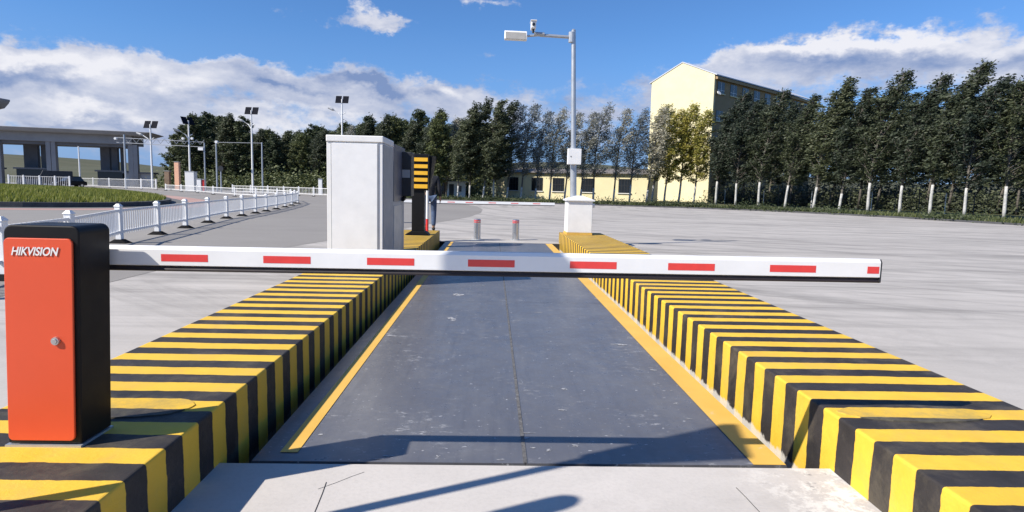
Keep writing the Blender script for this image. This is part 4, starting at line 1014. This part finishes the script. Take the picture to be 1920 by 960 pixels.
p = AT(1960, 380, 49); tree('dark', p.x, 49, 14.5, 'dark poplar cut by the right edge of the picture', 'whitewashed poplars along the yard edge', True)
# infill of second row (behind)
for i, px in enumerate(range(1350, 1960, 43)):
    Y = 96-(px-1350)*.052+rnd.uniform(-2, 2); p = AT(px+rnd.uniform(-8, 8), 380, Y); H = AT(px, 172-(px-1350)*.085, Y).z*rnd.uniform(.84, .97)
    tree('dark', p.x, Y, H, 'dark poplar in the second row behind the whitewashed trunks, %s from the left' % ords[i], 'poplars of the second row on the right', wid=1.3)
# thin grey trees in the middle
yo = 0
for px, Y, py in ((1212, 88, 195), (1180, 88, 202), (1150, 87, 198), (1112, 86, 190), (1088, 85, 205), (1058, 85, 207), (1030, 84, 200), (1003, 83, 204), (976, 83, 190), (950, 82, 192)):
    p = AT(px, 372, Y); tree('grey', p.x, Y, AT(px, py, Y).z, 'thin greyish half-bare poplar before the low yellow building, %s from the right' % ords[yo], 'thin grey poplars before the low building', True, wid=1.15); yo += 1
# dark clump left of them
yo = 0
for px, Y, py in ((925, 81, 182), (905, 80, 184), (880, 82, 185), (858, 80, 195), (836, 83, 215), (815, 82, 205), (795, 84, 208), (772, 86, 212), (750, 85, 222), (728, 88, 212), (705, 86, 215), (682, 90, 222), (660, 88, 228), (640, 90, 225)):
    p = AT(px, 372, Y); tree('dark' if px > 850 or px % 3 == 0 else rnd.choice(['mid', 'dark', 'grey']), p.x, Y, AT(px, py, Y).z*rnd.uniform(.95, 1.03), 'leafy poplar of the middle stand behind the far barrier, %s from the right' % ords[yo], 'poplars of the middle stand', px > 850, wid=1.15); yo += 1
# forest block further left, several rows deep
for i in range(46):
    px = 328+i*6.9+rnd.uniform(-5, 5); Y = rnd.uniform(112, 150)
    base = 250 if px < 345 else (222 if px < 450 else 238)
    if 355 < px < 440: base = 216
    if px > 480: base = 246
    if px > 560: base = 240
    p = AT(px, 345, Y); H = AT(px, base+rnd.uniform(-3, 16), Y).z
    tree('mid' if rnd.random() < .6 else 'dark', p.x, Y, H, ('dense dark tree in the front of the wood behind the solar lamps' if Y < 126 else 'dense dark tree deep in the wood behind the solar lamps'), 'trees of the wood on the left', name='forest_tree', wid=1.35)
for i in range(30):
    px = 640+i*9.5; Y = rnd.uniform(95, 125); p = AT(px, 370, Y)
    if px > 925: break
    tree('mid', p.x, Y, AT(px, 232+rnd.uniform(-8, 14), Y).z, 'tree in the back rows of the middle stand', 'back row trees of the middle stand', name='forest_tree', wid=1.3)

# undergrowth below the trees (uncountable)
def leafcloud(name, spots, n, size, mat, label, cat):
    mb = MB(); r = random.Random(5)
    for i in range(n):
        x, y, z, rx, ry, rz = r.choice(spots)
        p = Vector((x+r.gauss(0, rx), y+r.gauss(0, ry), abs(r.gauss(0, rz))+z)); s = size*r.uniform(.5, 1.3)
        a = Vector((r.gauss(0, 1), r.gauss(0, 1), r.gauss(0, 1))).normalized(); b = a.orthogonal().normalized()
        k = len(mb.v); mb.v += [tuple(p-a*s*.6), tuple(p+b*s*.35), tuple(p+a*s*.6), tuple(p-b*s*.35)]; mb.f.append((k, k+1, k+2, k+3))
    return tag(mb.build(name, mat, fix=False), label, cat, kind='stuff')
sp_ = []
for i in range(120):
    t = i/119; px = 1345+t*640; Y = 98-t*34; p = AT(px, 380, Y); sp_.append((p.x, Y, 0, 1.2, 1.6, 1.25)); sp_.append((p.x+4, Y+9, 0, 1.6, 1.6, 2.0))
leafcloud('undergrowth', sp_, 46000, .34, M_leafD, 'dark bushes filling the space behind the trunks on the right', 'bushes')
sp_ = []
for i in range(150):
    t = i/149; px = 320+t*580; Y = 118-t*26; p = AT(px, 360, Y); sp_.append((p.x, Y, 0, 1.5, 1.5, 1.5))
leafcloud('undergrowth', sp_, 26000, .42, M_leafM, 'dark undergrowth at the foot of the wood on the left', 'bushes')
sp_ = []
for i in range(150):
    a, b = rnd.choice(segs); p = a.lerp(b, rnd.random()); d = (b-a).normalized(); n = Vector((d.y, -d.x)); q = p+n*rnd.uniform(.6, 2.2); sp_.append((q.x, q.y, 0, .7, .45, .30*rnd.uniform(.5, 1.3)))
leafcloud('hedge_plants', sp_, 30000, .15, M_leafH, 'low ragged green planting along the far edge of the yard', 'planting')

# ================================================================== UNSEEN POSTS ADDED JUST OUTSIDE THE FRAME FOR THEIR SHADOWS ON APRON AND DECK
cpx, cpy = -2.25, 1.92
cpst = empty('shadow_post', (cpx, cpy, IZ), 'unseen grey post on the left island, its dark wedge head shaped for the shadow on the deck', 'post')
mb = MB(); mb.tube([(0, 0, 0), (0, 0, 3.15)], [.038, .034], 14); mb.build('pole', M_galv, cpst)
mb = MB(); mb.hexa([(-.05, -.09, 2.42), (.06, -.09, 2.42), (.06, .05, 2.42), (-.05, .05, 2.42), (-.05, -.42, 3.30), (.06, -.42, 3.30), (.06, .05, 3.42), (-.05, .05, 3.42)]); mb.build('shadow_wedge_head', M_dark, cpst, bevel=.02)  # wedge shaped to cast the broad dark patch on the deck
mb = MB(); mb.box(-.12, -.12, 0, .12, .12, .02); mb.build('base_plate', M_galv, cpst)
rp_ = empty('rounded_shadow_post', (-2.20, 1.56, IZ), 'unseen round topped white post on the left island, added for its shadow on the apron', 'post')
mb = MB(); mb.tube([(0, 0, 0), (0, 0, 2.15), (0, 0, 2.2), (0, 0, 2.235), (0, 0, 2.25)], [.07, .07, .062, .04, .01], 18); mb.build('shaft', M_white, rp_, smooth=True)  # added to cast the round-ended shadow
mb = MB(); mb.box(-.12, -.12, 0, .12, .12, .02); mb.build('base_plate', M_galv, rp_)
